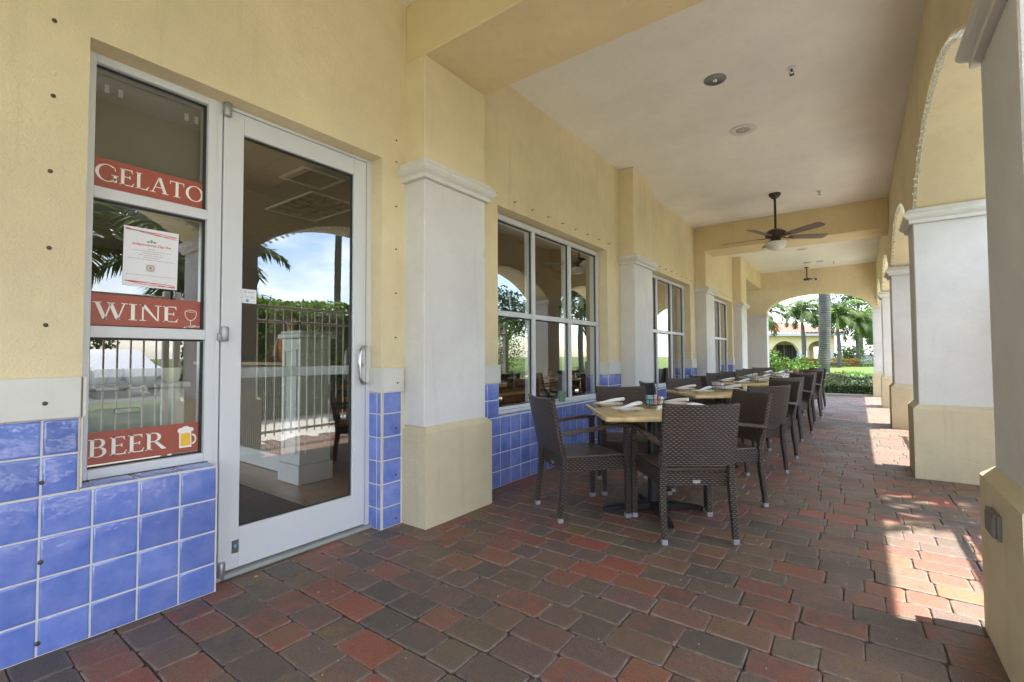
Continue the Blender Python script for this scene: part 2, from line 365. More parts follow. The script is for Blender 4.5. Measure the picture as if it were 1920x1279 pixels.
while y < 16.12:
    x = -2.74 if y < 13.6 else -5.5
    x -= random.uniform(0, .15); hgt = .157; wob = random.uniform(-.003, .003)
    while x < .98:
        ln = random.choice((.157, .157, .236, .236, .236)) if x > -1.5 else random.choice((.157, .236, .157, .2))
        g_ = random.uniform(.0012, .0028)
        paver(pv, x+g_, x+ln-g_, y+g_+wob, y+hgt-g_+wob, random.uniform(-.0025, .0015)); x += ln
    y += hgt
pv.build('paved_floor', M['paver'], kind='structure', attr='edge', orient=False)
MB().box((-5.6, 16.14, -.04), (1.1, 16.24, .035), .008).build('kerb', M['concrete'], kind='structure')
MB().box((-2.78, -5, 3.62), (.45, 16.05, 3.72)).build('ceiling', M['ceil'], kind='structure')
rf = MB(); rf.box((-10, -6, 3.95), (1.52, 16.9, 4.2)); rf.box((-4.2, 13.6, 3.62), (-2.785, 16.0, 3.949)); rf.build('roof', M['white_st'], kind='structure')

# --- walls with rectangular openings (plane X = const)
def wall_x(mb, x0, x1, ya, yb, za, zb, holes):
    ysn = sorted({ya, yb, *[h[0] for h in holes], *[h[1] for h in holes]}); zsn = sorted({za, zb, *[h[2] for h in holes], *[h[3] for h in holes]})
    def solid(i, k):
        if i < 0 or k < 0 or i >= len(ysn)-1 or k >= len(zsn)-1: return False
        cy, cz = (ysn[i]+ysn[i+1])/2, (zsn[k]+zsn[k+1])/2
        return not any(h[0] < cy < h[1] and h[2] < cz < h[3] for h in holes)
    for i in range(len(ysn)-1):
        for k in range(len(zsn)-1):
            if not solid(i, k): continue
            a, b, c, d = ysn[i], ysn[i+1], zsn[k], zsn[k+1]
            mb.add([(x1,a,c),(x1,b,c),(x1,b,d),(x1,a,d)], [(0,1,2,3)]); mb.add([(x0,a,c),(x0,b,c),(x0,b,d),(x0,a,d)], [(3,2,1,0)])
            if not solid(i-1, k): mb.add([(x0,a,c),(x1,a,c),(x1,a,d),(x0,a,d)], [(0,1,2,3)])
            if not solid(i+1, k): mb.add([(x0,b,c),(x1,b,c),(x1,b,d),(x0,b,d)], [(3,2,1,0)])
            if not solid(i, k-1): mb.add([(x0,a,c),(x1,a,c),(x1,b,c),(x0,b,c)], [(3,2,1,0)])
            if not solid(i, k+1): mb.add([(x0,a,d),(x1,a,d),(x1,b,d),(x0,b,d)], [(0,1,2,3)])
WX = -2.53
WIN = [(3.236, 5.48), (6.886, 9.13), (10.536, 12.78)]
fac = empty('restaurant_building', (-2.78, 0, 0), 'yellow stucco restaurant front with blue tiled base, glass door and three big windows', 'building')
wm = MB(); wall_x(wm, -2.78, WX, -5, 13.55, 0, 3.62, [(.505, 1.005, .598, 2.46), (1.005, 1.987, 0, 2.46)] + [(a, b, .60, 2.465) for a, b in WIN])
wm.build('wall', M['yellow'], fac, weld=True)
# chair rail (pieces between openings) and its returns
cr_ = MB()
for a, b in ((-5, .50), (1.987, 2.16), (2.83, 3.235), (5.481, 5.86), (6.56, 6.885), (9.131, 9.47), (10.14, 10.535), (12.781, 12.9)):
    MB().box((WX-.001, a, .895), (WX+.022, b, 1.055), .003).build('chair_rail', M['trim'], fac)
for yy, s in ((.505, -1), (1.987, 1), *[(a, -1) for a, _ in WIN], *[(b, 1) for _, b in WIN]):
    e0, e1 = (yy-.001, yy-.012) if s > 0 else (yy+.001, yy+.012)
    MB().box((-2.648, e0, .895), (WX+.020, e1, 1.055), .002).build('rail_return', M['trim'], fac)
# tiles
TS = .1535
def tile(mb, o, u, v, nrm, a, b, c, d):
    if b-a < .012 or d-c < .012: return
    o, u, v, nrm = map(Vector, (o, u, v, nrm)); r_ = [(0, 0), (.0, .0062), (.0028, .0084), (.009, .0092)]
    rings = []; wv_ = [random.uniform(-.0007, .0007) for _ in range(4)]
    for ins, h in r_:
        rings.append([o + u*(a+ins) + v*(c+ins) + nrm*(h+wv_[0]), o + u*(b-ins) + v*(c+ins) + nrm*(h+wv_[1]), o + u*(b-ins) + v*(d-ins) + nrm*(h+wv_[2]), o + u*(a+ins) + v*(d-ins) + nrm*(h+wv_[3])])
    mb.loft(rings, True)
def tiles(mb, gm, o, u, v, nrm, a, b, c, d, pa, pc, gap=.0035):
    o_, u_, v_, n_ = map(Vector, (o, u, v, nrm)); h = .0052
    q = [o_+u_*a+v_*c, o_+u_*b+v_*c, o_+u_*b+v_*d, o_+u_*a+v_*d]; gm.add([*q, *[p+n_*h for p in q]], [(0,3,2,1),(4,5,6,7),(0,1,5,4),(1,2,6,5),(2,3,7,6),(3,0,4,7)])
    i0 = math.floor((a-pa)/TS); k0 = math.floor((c-pc)/TS)
    for i in range(i0, i0+int((b-a)/TS)+3):
        for k in range(k0, k0+int((d-c)/TS)+3):
            A = max(a, pa+i*TS)+gap; B = min(b, pa+(i+1)*TS)-gap; Cc = max(c, pc+k*TS)+gap; D = min(d, pc+(k+1)*TS)-gap
            tile(mb, o, u, v, nrm, A, B, Cc, D)
tm, gm = MB(), MB(); Yv, Zv, Xp, Xv = (0,1,0), (0,0,1), (1,0,0), (1,0,0)
PZ = .600 - 4*TS
def flush():
    global tm, gm
    g_o = gm.build('tile_grout', M['grout'], fac); tm.build('wall_tiles', M['tile'], g_o, smooth=35); tm, gm = MB(), MB()
def wt(a, b, d, pa, c=.002): tiles(tm, gm, (WX, 0, 0), Yv, Zv, Xp, a, b, c, d, pa, PZ)
wt(-2.5, 1.005, .602, .392); wt(-2.5, .50, .893, .392, .602)
tiles(tm, gm, (0, 0, .6015), Yv, Xv, (0,0,1), .505, 1.005, -2.645, WX+.008, .392, -2.645)
tiles(tm, gm, (0, .505, 0), Xv, Zv, (0,1,0), -2.648, WX+.007, .612, .893, WX-TS, PZ)
tiles(tm, gm, (0, 1.004, 0), Xv, Zv, (0,1,0), -2.648, WX+.007, .002, .600, WX-TS, PZ)
flush()
wt(1.999, 2.162, .893, 1.999-.002); tiles(tm, gm, (0, 1.987, 0), Xv, Zv, (0,-1,0), -2.648, WX+.007, .002, .893, WX-.035-TS, PZ); flush()
for i, (a, b) in enumerate(WIN):
    prv = (2.83, 6.56, 10.14)[i]; nxt = (5.86, 9.47, 12.9)[i]
    wt(prv, nxt, .600, a+.02); wt(prv, a, .893, a-2*TS, .600); wt(b, nxt, .893, b, .600)
    tiles(tm, gm, (0, 0, .602), Yv, Xv, (0,0,1), a, b, -2.60, WX+.008, a+.02, -2.60-TS+.07)
    tiles(tm, gm, (0, b, 0), Xv, Zv, (0,-1,0), -2.648, WX+.007, .612, .893, WX-TS, PZ); flush()
# pilasters on the wall
CAP = [(0,.003),(0,.030),(.030,.030),(.036,.040),(.048,.056),(.066,.068),(.086,.066),(.098,.052),(.102,.048),(.112,.048),(.116,.040),(.130,.040)]
def capital(mb, x0, x1, y0, y1, z0, hscale=.125/.130):
    rings = [[(x0-o, y0-o, z0+h*hscale), (x1+o, y0-o, z0+h*hscale), (x1+o, y1+o, z0+h*hscale), (x0-o, y1+o, z0+h*hscale)] for h, o in CAP]
    mb.loft(rings, True)
def plinth(mb, x0, x1, y0, y1, zt=.655, ch=.04):
    mb.loft([[(x0,y0,0),(x1,y0,0),(x1,y1,0),(x0,y1,0)], [(x0,y0,zt-ch*.7),(x1,y0,zt-ch*.7),(x1,y1,zt-ch*.7),(x0,y1,zt-ch*.7)],
             [(x0+ch,y0+ch,zt+ch*.3),(x1-ch,y0+ch,zt+ch*.3),(x1-ch,y1-ch,zt+ch*.3),(x0+ch,y1-ch,zt+ch*.3)]], True)
PIL = [(-1.45, -.80), (2.17, 2.82), (5.87, 6.55), (9.48, 10.13), (12.91, 13.6)]
for i, (a, b) in enumerate(PIL):
    p = empty('pilaster', (-2.43, (a+b)/2, 0), None, None); p.parent = fac; p.location = (.35, (a+b)/2, 0)
    m1 = MB(); plinth(m1, -2.6, -2.296, a-.006, b+.035 if i < 4 else b+.03); m1.build('plinth', M['beige_st'], p)
    MB().box((-2.6, a+.012, .66), (-2.33, b, 2.335), .006).build('shaft', M['white_st'], p)
    MB().box((-2.6, a+.012, 2.452), (-2.33, b, 3.618 if i not in (1, 3) else (3.195 if i == 1 else 3.14)), .006).build('upper_shaft', M['yellow'], p)
    m2 = MB(); capital(m2, -2.56, -2.33, a+.012, b, 2.335); m2.build('capital', M['trim'], p)
# windows
def window(y0, y1, z0, z1, cols, rows, name='window', fw_=.045, xf=-2.645, rowz=None, sill=True):
    wn = empty(name, (xf, y0, z0), None, None); wn.parent = fac; wn.location = Vector((xf, y0, z0)) - Vector(fac.location)
    f = MB(); dd = .105; bv = .0025
    f.box((xf-dd, y0, z0), (xf, y0+fw_, z1), bv); f.box((xf-dd, y1-fw_, z0), (xf, y1, z1), bv)
    f.box((xf-dd, y0+fw_, z1-fw_), (xf-.001, y1-fw_, z1), bv); f.box((xf-dd, y0+fw_, z0), (xf-.001, y1-fw_, z0+fw_), bv)
    cy = cols or []; rz_ = rowz or []; hm = .025
    for c in cy: f.box((xf-dd, c-hm, z0+fw_), (xf-.002, c+hm, z1-fw_), bv)
    yl = [y0+fw_] + [q for c in cy for q in (c-hm, c+hm)] + [y1-fw_]; zl = [z0+fw_] + [q for c in rz_ for q in (c-hm, c+hm)] + [z1-fw_]
    for k in rz_:
        for i in range(0, len(yl), 2): f.box((xf-dd, yl[i], k-hm), (xf-.003, yl[i+1], k+hm), bv)
    f.build('frame', M['alu'], wn)
    gk = MB(); gx = xf-.036; t = .010  # gasket strips widened at top and right to paint the shadowed gap
    for i in range(0, len(yl), 2):
        for k in range(0, len(zl), 2):
            a, b, c, d = yl[i], yl[i+1], zl[k], zl[k+1]
            pm = MB(); pm.add([(gx,a,c),(gx,b,c),(gx,b,d),(gx,a,d)], [(0,1,2,3)]); pm.build('pane', M['glass'], wn)
            for q in (((a, c), (b, c+t*.6)), ((a, d-t), (b, d)), ((a, c+t*.6), (a+t*.4, d-t)), ((b-t*1.3, c+t*.6), (b, d-t))):
                gk.box((gx+.001, q[0][0]+.0005, q[0][1]+.0005), (gx+.010, q[1][0]-.0005, q[1][1]-.0005))
    gk.build('gasket_gap_shade', M['dark'], wn); return wn
sf = window(.508, 1.035, .611, 2.468, [], 3, rowz=[1.245, 1.855], fw_=.043)
for a, b in WIN: window(a+.006, b-.006, .612, 2.45, [a+.75, a+1.497], 2, rowz=[1.53], fw_=.05)
sl = MB()
for a, b in WIN: MB().box((-2.66, a+.004, .6115), (-2.585, b-.004, .640), .004).build('window_sill', M['alu'], fac)
# door frame + door
df = MB(); df.box((-2.75, 1.012, 0), (-2.647, 1.058, 2.468), .002); df.box((-2.75, 1.952, 0), (-2.645, 1.990, 2.468), .002); df.box((-2.75, 1.058, 2.444), (-2.646, 1.952, 2.468), .002)
df.build('door_frame', M['alu'], fac)
MB().box((-2.80, 1.012, 0), (-2.61, 1.985, .022), .006).build('threshold', M['grey_seal'], fac)
dl = MB(); dl.box((-2.753, 1.0585, .03), (-2.72, 1.9515, 2.443)); 
db = MB()   # dark strips set behind the gap round the leaf
db.box((-2.748, 1.0585, .022), (-2.70, 1.0635, 2.4435)); db.box((-2.748, 1.9465, .022), (-2.70, 1.9515, 2.4435)); db.box((-2.748, 1.0635, 2.4385), (-2.70, 1.9465, 2.4435))
db.build('door_gap_strips', M['dark'], fac)
dr = empty('glass_door', (-2.66, 1.064, .03), 'white framed glass door with curved steel pull handle', 'door')
f = MB(); X0, X1 = -2.688, -2.642; ya, yb, za, zb = 1.064, 1.946, .032, 2.438
f.box((X0, ya, za), (X1, 1.163, zb), .003); f.box((X0, 1.852, za), (X1, yb, zb), .003); f.box((X0, 1.163, 2.33), (X1-.0015, 1.852, zb), .003); f.box((X0, 1.163, za), (X1-.0015, 1.852, .238), .003)
f.build('door_frame', M['alu'], dr)
gk = MB()  # door gasket, also broader at top and right as painted gap shade
for q in (((1.163, .238), (1.852, .244)), ((1.163, 2.318), (1.852, 2.33)), ((1.163, .244), (1.168, 2.318)), ((1.840, .244), (1.852, 2.318))):
    gk.box((-2.672, q[0][0]+.0005, q[0][1]+.0005), (-2.660, q[1][0]-.0005, q[1][1]-.0005))
gk.build('gasket_gap_shade', M['dark'], dr)
gp = MB(); gp.add([(-2.666,1.1635,.2385),(-2.666,1.8515,.2385),(-2.666,1.8515,2.3295),(-2.666,1.1635,2.3295)], [(0,1,2,3)]); gp.build('glass_pane', M['glass'], dr)
pb = MB(); pb.box((-2.745, 1.15, 1.018), (-2.690, 1.862, 1.075), .004); pb.build('push_bar', M['alu'], dr)
hd = MB(); hy = 1.897
hd.tube([(X1, hy+.030, 1.197), (X1+.030, hy+.028, 1.197), (X1+.046, hy+.008, 1.195), (X1+.052, hy-.016, 1.184), (X1+.054, hy-.028, 1.16), (X1+.054, hy-.030, 1.08), (X1+.054, hy-.028, .995), (X1+.052, hy-.016, .970), (X1+.046, hy+.008, .959), (X1+.030, hy+.028, .957), (X1, hy+.030, .957)], .0115, 10)
hd.build('door_handle', M['steel'], dr, smooth=True)
lk = MB(); lk.lathe([(0.0001, X1-.002), (.021, X1-.002), (.021, X1+.006), (.017, X1+.009), (.0001, X1+.009)], (0, 1.906, 1.075), 20, 'x'); lk.build('door_lock', M['hinge'], dr, smooth=40)
for z0, z1, z2 in ((2.392, 2.392, 2.468), (1.215, 1.253, 1.29), (.002, .022, .088)):
    h = MB(); h.lathe([(.0001, z0), (.018, z0), (.020, z0+.003), (.020, z2-.006), (.017, z2), (.0001, z2)], (-2.628, 1.073, 0), 16)
    if z1 != z0 and z0 > 1: h.box((-2.645, 1.043, z0), (-2.624, 1.073, z1), .003)
    h.build('hinge', M['hinge'], dr, smooth=40)
ks = MB(); ks.box((X1-.001, 1.128, .112), (X1+.002, 1.162, .178)); ks.build('door_stop_plate', M['steel'], dr)
kb = MB(); kb.box((X1+.001, 1.140, .140), (X1+.003, 1.152, .158)); kb.build('sticker', M['ink_blue'], dr)
# screws and light hooks on the wall
for k in range(9):
    s = MB(); zz = 2.465 - k*.3015; xx = WX + (.0225 if .9 < zz < 1.05 else (.009 if zz < .9 else .0))
    s.lathe([(.0001, xx-.001), (.0085, xx-.001), (.0075, xx+.004), (.003, xx+.006), (.0001, xx+.006)], (0, .397+random.uniform(-.003, .003), zz), 10, 'x'); s.build('screw', M['screw'], fac, smooth=50)
for zz in (2.62, 2.47, 2.16, 1.865, 1.563, 1.261, .954, .649, .338, .05):
    s = MB(); xx = WX + (.0225 if .9 < zz < 1.05 else (.009 if zz < .9 else .0))
    s.lathe([(.0001, xx-.001), (.0065, xx-.001), (.0055, xx+.005), (.0001, xx+.006)], (0, 2.105, zz), 8, 'x'); s.build('screw', M['screw'], fac)
for a, b in WIN[:3]:
    for k in range(9):
        yy = a - .04 + k*(b-a+.08)/8
        s = MB(); s.tube([(WX-.002, yy, 2.552), (WX+.022, yy, 2.552), (WX+.026, yy, 2.560)], .0028, 5); s.box((WX, yy-.012, 2.548), (WX+.004, yy+.012, 2.556)); s.build('light_hook', M['screw'], fac)

# --- beams
bm1 = MB().box((-2.53, 2.19, 3.197), (.438, 2.832, 3.619), .006)
tag(bm1.build('ceiling_beam', M['yellow2']), 'deep yellow beam across the ceiling right above the glass door end', 'beam')
bm2 = MB().box((-2.53, 9.47, 3.142), (.438, 10.14, 3.619), .006)
tag(bm2.build('ceiling_beam', M['yellow2']), 'yellow cross beam behind the ceiling fan', 'beam')
bm3 = MB().box((-2.95, 13.605, 3.142), (-2.33, 15.998, 3.619), .006)
tag(bm3.build('ceiling_beam', M['yellow2']), 'short yellow beam running lengthwise into the far arched wall', 'beam')

# --- arcade on the garden side
def arch_pts(a, b, zs, zc, n=24):
    h = zc-zs; c = (b-a)/2; Rr = (c*c+h*h)/(2*h)
    return [(a+(b-a)*i/n, zs-(Rr-h)+math.sqrt(max(0, Rr*Rr-(a+(b-a)*i/n-(a+b)/2)**2))) for i in range(n+1)]
def arch_ell(a, b, zs, zc, n=24):
    return [((a+b)/2 - (b-a)/2*math.cos(math.pi*i/n), zs + (zc-zs)*math.sin(math.pi*i/n)) for i in range(n+1)]
def arch_wall(mb, segs, zt, t0, t1, axis):
    """segs = polyline of (s, zbottom); wall between it and zt, thickness t0..t1"""
    P = (lambda s, t, z: (t, s, z)) if axis == 'y' else (lambda s, t, z: (s, t, z))
    for (s0, z0), (s1, z1) in zip(segs, segs[1:]):
        if abs(s1-s0) > 1e-6:
            mb.add([P(s0,t0,z0),P(s1,t0,z1),P(s1,t0,zt),P(s0,t0,zt)], [(0,1,2,3)]); mb.add([P(s0,t1,z0),P(s1,t1,z1),P(s1,t1,zt),P(s0,t1,zt)], [(3,2,1,0)])
            mb.add([P(s0,t0,zt),P(s1,t0,zt),P(s1,t1,zt),P(s0,t1,zt)], [(0,1,2,3)])
        mb.add([P(s0,t0,z0),P(s1,t0,z1),P(s1,t1,z1),P(s0,t1,z0)], [(3,2,1,0)])
    for (s, z) in (segs[0], segs[-1]): mb.add([P(s,t0,z),P(s,t1,z),P(s,t1,zt),P(s,t0,zt)], [(0,1,2,3)])
COLS = [(-5.0, -4.36), (-1.43, -.78), (2.12, 2.76), (5.68, 6.27), (9.27, 9.87), (12.79, 13.39)]
AX0, AX1 = .44, 1.03; ZS, ZC = 2.475, 2.99
segs = [(-5.0, ZS)]; ARCH = []
for i in range(len(COLS)):
    a = COLS[i][1]-.045; b = (COLS[i+1][0]+.045) if i+1 < len(COLS) else 16.0
    segs += [(a, ZS)] if not segs or segs[-1] != (a, ZS) else []
    segs += arch_pts(a, b, ZS+.001, ZC); ARCH.append((a, b))
aw = MB(); arch_wall(aw, segs, 3.949, AX0, AX1, 'y')
tag(aw.build('arched_wall', M['yellow'], weld=True, smooth=30), 'long yellow stucco wall of arches carried on the white columns along the garden side', 'wall')
CL = ['white stucco column behind the camera on the garden side, farthest back', 'white stucco column beside the camera on the garden side', 'nearest garden side column, cut off by the right edge of the picture, with a grey outlet cover',
      'broad bluish white column second from the camera on the garden side', 'third garden side column with beige plinth, between the second and the fourth', 'fourth garden side column, last one before the far arch']
for i, (a, b) in enumerate(COLS):
    c = empty('column', (.735, (a+b)/2, 0), CL[i], 'column', 'columns along the garden side')
    m1 = MB(); plinth(m1, .398, 1.072, a, b, .66); m1.build('plinth', M['beige_st'], c)
    MB().box((.44, a+.045, .665), (1.03, b-.045, 2.345), .006).build('shaft', M['white_st'], c)
    m2 = MB(); capital(m2, .44, 1.03, a+.045, b-.045, 2.345, 1.0); m2.build('capital', M['trim'], c)
    if i == 2:
        o = MB(); o.box((.385, 2.385, .462), (.3985, 2.52, .552), .003); o.box((.372, 2.39, .470), (.386, 2.515, .545), .004); o.tube([(.380, 2.388, .551), (.380, 2.518, .551)], .006, 8)
        o.build('outlet_cover', simple('weathered_grey', (.17, .165, .15), .7), c)
# far wall with the big arch
ew = empty('end_wall', (-.93, 16, 0), 'yellow stucco wall at the far end pierced by one wide arch onto the garden', 'wall')
e = MB(); sg = [(-5.2, 0), (-3.3, 0), (-3.3, 2.37), (-2.2, 2.37)] + arch_ell(-2.2, .345, 2.371, 2.905, 30)[1:] + [(1.03, 2.37)]
arch_wall(e, sg, 3.949, 16.0, 16.35, 'x'); e.build('arch_panel', M['yellow'], ew, weld=True, smooth=30)
for x0, x1 in ((-3.3, -2.2), (.345, 1.03)):
    MB().box((x0+.0, 16.0, .66), (x1, 16.35, 2.27), .006).build('pier_shaft', M['white_st'], ew)
    q = MB(); plinth(q, x0-.035, x1+.035, 15.965, 16.385, .66); q.build('plinth', M['beige_st'], ew)
    q = MB(); q.box((x0-.02, 15.98, 2.272), (x1+.02, 16.37, 2.345), .008); q.box((x0-.035, 15.965, 2.3455), (x1+.035, 16.385, 2.372), .006); q.build('capital', M['trim'], ew)

# ================================================================== FIXTURES
def cluster_label(): pass
FX, FY = -.98, 8.2
fan = empty('ceiling_fan', (FX, FY, 2.72), 'dark bronze five blade ceiling fan with white bowl light', 'ceiling fan')
m1 = MB(); m1.lathe([(.0001,3.619),(.085,3.619),(.083,3.60),(.065,3.57),(.04,3.545),(.018,3.535),(.0001,3.535)], (FX,FY,0), 24); m1.build('canopy', M['bronze'], fan, smooth=40)
m1 = MB(); m1.tube([(FX,FY,3.54),(FX,FY,3.05)], .017, 12); m1.build('down_rod', M['bronze'], fan, smooth=True)
m1 = MB(); m1.lathe([(.0001,3.075),(.03,3.072),(.09,3.055),(.14,3.02),(.152,2.985),(.14,2.95),(.10,2.93),(.07,2.925),(.07,2.885),(.085,2.875),(.085,2.865),(.0001,2.865)], (FX,FY,0), 28); m1.build('motor', M['bronze'], fan, smooth=40)
m1 = MB(); m1.lathe([(.0001,2.864),(.145,2.862),(.147,2.85),(.135,2.80),(.10,2.762),(.05,2.742),(.0001,2.736)], (FX,FY,0), 28); m1.build('light_bowl', M['opal'], fan, smooth=50)
for k in range(5):
    a = YAW + R(72*k); ca_, sa_ = math.cos(a), math.sin(a); rings = []
    for d_, wd in ((.20,.045),(.24,.055),(.30,.062),(.50,.070),(.70,.074),(.755,.064),(.775,.040)):
        ring = []
        for sgn, dz in ((-1,-.0035),(1,-.0035),(1,.0035),(-1,.0035)):
            ring.append((FX+ca_*d_-sa_*wd*sgn, FY+sa_*d_+ca_*wd*sgn, 2.945+dz-sgn*wd*.21+.02*d_*math.cos(a-YAW)))
        rings.append(ring)
    bl = MB(); bl.loft(rings); bo = bl.build('blade', M['blade'], fan)
    br = MB(); br.tube([(FX+ca_*.12, FY+sa_*.12, 2.945), (FX+ca_*.17, FY+sa_*.17, 2.932), (FX+ca_*.27, FY+sa_*.27, 2.941)], .012, 6, sq=(.035, .008)); br.build('blade_bracket', M['bronze'], bo)
def downlight(x, y, lab):
    t = empty('downlight', (x, y, 3.60), lab, 'downlight', 'recessed ceiling lights')
    m1 = MB(); m1.lathe([(.078,3.6195),(.094,3.6195),(.096,3.614),(.084,3.611),(.078,3.613)], (x,y,0), 28); m1.build('trim_ring', M['steel'], t, smooth=40)
    m1 = MB(); m1.lathe([(.0001,3.6193),(.077,3.6193),(.077,3.6150),(.055,3.6165),(.03,3.6175),(.0001,3.618)], (x,y,0), 28); m1.build('reflector', M['steel'], t, smooth=True)
    m1 = MB(); m1.lathe([(.0001,3.6185),(.018,3.6165),(.018,3.606),(.012,3.598),(.0001,3.595)], (x,y,0), 16); m1.build('bulb', M['opal'], t, smooth=True)
downlight(-.983, 4.45, 'recessed round downlight with chrome reflector in the near ceiling')
downlight(-1.05, 14.9, 'recessed round downlight in the ceiling just before the far arch')
def speaker(x, y, lab):
    t = empty('ceiling_speaker', (x, y, 3.60), lab, 'speaker', 'round ceiling speakers')
    m1 = MB(); m1.lathe([(.075,3.6195),(.135,3.6195),(.135,3.613),(.125,3.608),(.078,3.612)], (x,y,0), 32); m1.build('bezel', M['trim'], t, smooth=40)
    m1 = MB(); m1.lathe([(.0001,3.6190),(.0745,3.6190),(.0745,3.612),(.05,3.609),(.0001,3.607)], (x,y,0), 28); m1.build('grille', M['grille'], t, smooth=True)
    m1 = MB(); m1.lathe([(.0001,3.6068),(.012,3.6068),(.010,3.604),(.0001,3.603)], (x,y,0), 12); m1.build('badge', M['trim'], t)
speaker(-.965, 5.64, 'round flat white speaker in the near ceiling bay'); speaker(-1.01, 12.9, 'round flat white speaker in the ceiling beyond the fan')
def sprinkler(x, y, lab):
    t = empty('sprinkler', (x, y, 3.58), lab, 'sprinkler', 'fire sprinklers in the ceiling')
    m1 = MB(); m1.lathe([(.0001,3.6195),(.042,3.6195),(.040,3.613),(.02,3.610),(.0001,3.609)], (x,y,0), 20); m1.build('escutcheon', M['panel_w'], t, smooth=40)
    m1 = MB(); m1.tube([(x,y,3.61),(x,y,3.588)], .008, 8); m1.tube([(x-.014,y,3.59),(x-.016,y,3.572),(x,y,3.560)], .0025, 5); m1.tube([(x+.014,y,3.59),(x+.016,y,3.572),(x,y,3.560)], .0025, 5)
    m1.build('frame_arms', M['screw'], t)
    m1 = MB(); m1.lathe([(.0001,3.560),(.019,3.560),(.019,3.558),(.0001,3.557)], (x,y,0), 16); m1.build('deflector', M['screw'], t)
sprinkler(-.407, 4.67, 'small metal fire sprinkler in the ceiling nearest the camera'); sprinkler(-.417, 8.46, 'small fire sprinkler in the ceiling near the fan'); sprinkler(-.47, 15.1, 'tiny fire sprinkler in the far ceiling by the end arch')
t = MB().box((-.84, 14.75, 3.585), (-.68, 14.90, 3.6195), .008); tag(t.build('smoke_detector', M['panel_w']), 'small pale detector box on the far ceiling near the end arch', 'detector')
t = empty('security_camera', (-1.12, 15.6, 3.2), 'white bullet security camera on a bracket above the far arch', 'camera')
m1 = MB(); m1.box((-1.17, 15.62, 3.60), (-1.07, 15.72, 3.6195), .004); m1.tube([(-1.12,15.67,3.61),(-1.12,15.67,3.30)], .016, 8); m1.box((-1.20, 15.6, 3.245), (-1.06, 15.74, 3.300), .01); m1.tube([(-1.09,15.67,3.29),(-.98,15.62,3.26)], .018, 8); m1.build('bracket', M['screw'], t)
m1 = MB(); c0 = Vector((-.93, 15.60, 3.255)); dr_ = Vector((.30, -.93, -.16)).normalized()
m1.tube([c0-dr_*.12, c0-dr_*.115, c0+dr_*.10, c0+dr_*.115], [.045,.055,.055,.050], 18); m1.build('housing', M['panel_w'], t, smooth=40)
m1 = MB(); m1.tube([c0+dr_*.1155, c0+dr_*.122], [.032,.030], 16); m1.build('lens', M['dark'], t)
# strings of clear bulbs along the arches
SL = ['string of clear bulbs along the arch beside the camera', 'string of clear bulbs on the nearest arch, springing from the broad bluish column', 'string of clear bulbs on the second visible arch of the garden side', 'string of clear bulbs on the third visible arch of the garden side', 'string of clear bulbs round the last garden side arch before the end wall']
for i, (a, b) in enumerate(ARCH[1:]):
    t = empty('string_lights', (.47, (a+b)/2, 2.5), SL[i], 'string lights', 'bulb strings on the arches')
    pts = arch_pts(a, b, ZS, ZC, 240); acc = 0; last = pts[0]; wire = []; nxt = .05; sp_ = .085 if i < 3 else .13
    cy_ = (a+b)/2
    for k, p_ in enumerate(pts):
        acc += math.hypot(p_[0]-last[0], p_[1]-last[1]); last = p_
        dn_ = Vector((0, cy_-p_[0], (ZS-.4)-p_[1])).normalized()
        if k % 6 == 0: wire.append(Vector((.462, p_[0], p_[1])) + dn_*.008)
        if acc > nxt:
            nxt += sp_ ; o0 = Vector((.462+random.uniform(-.004,.006), p_[0], p_[1])) + dn_*.010; d_ = (dn_ + Vector((random.uniform(-.75,-.35), random.uniform(-.15,.15), 0))).normalized()
            q = MB(); q.tube([o0, o0+d_*.010, o0+d_*.020, o0+d_*.036, o0+d_*.052, o0+d_*.060], [.007,.009,.0145,.0155,.008,.002], 8); q.build('bulb', M['bulb'], t, smooth=True)
    q = MB(); q.tube(wire, .0045, 5); q.build('wire', M['panel_w'], t)

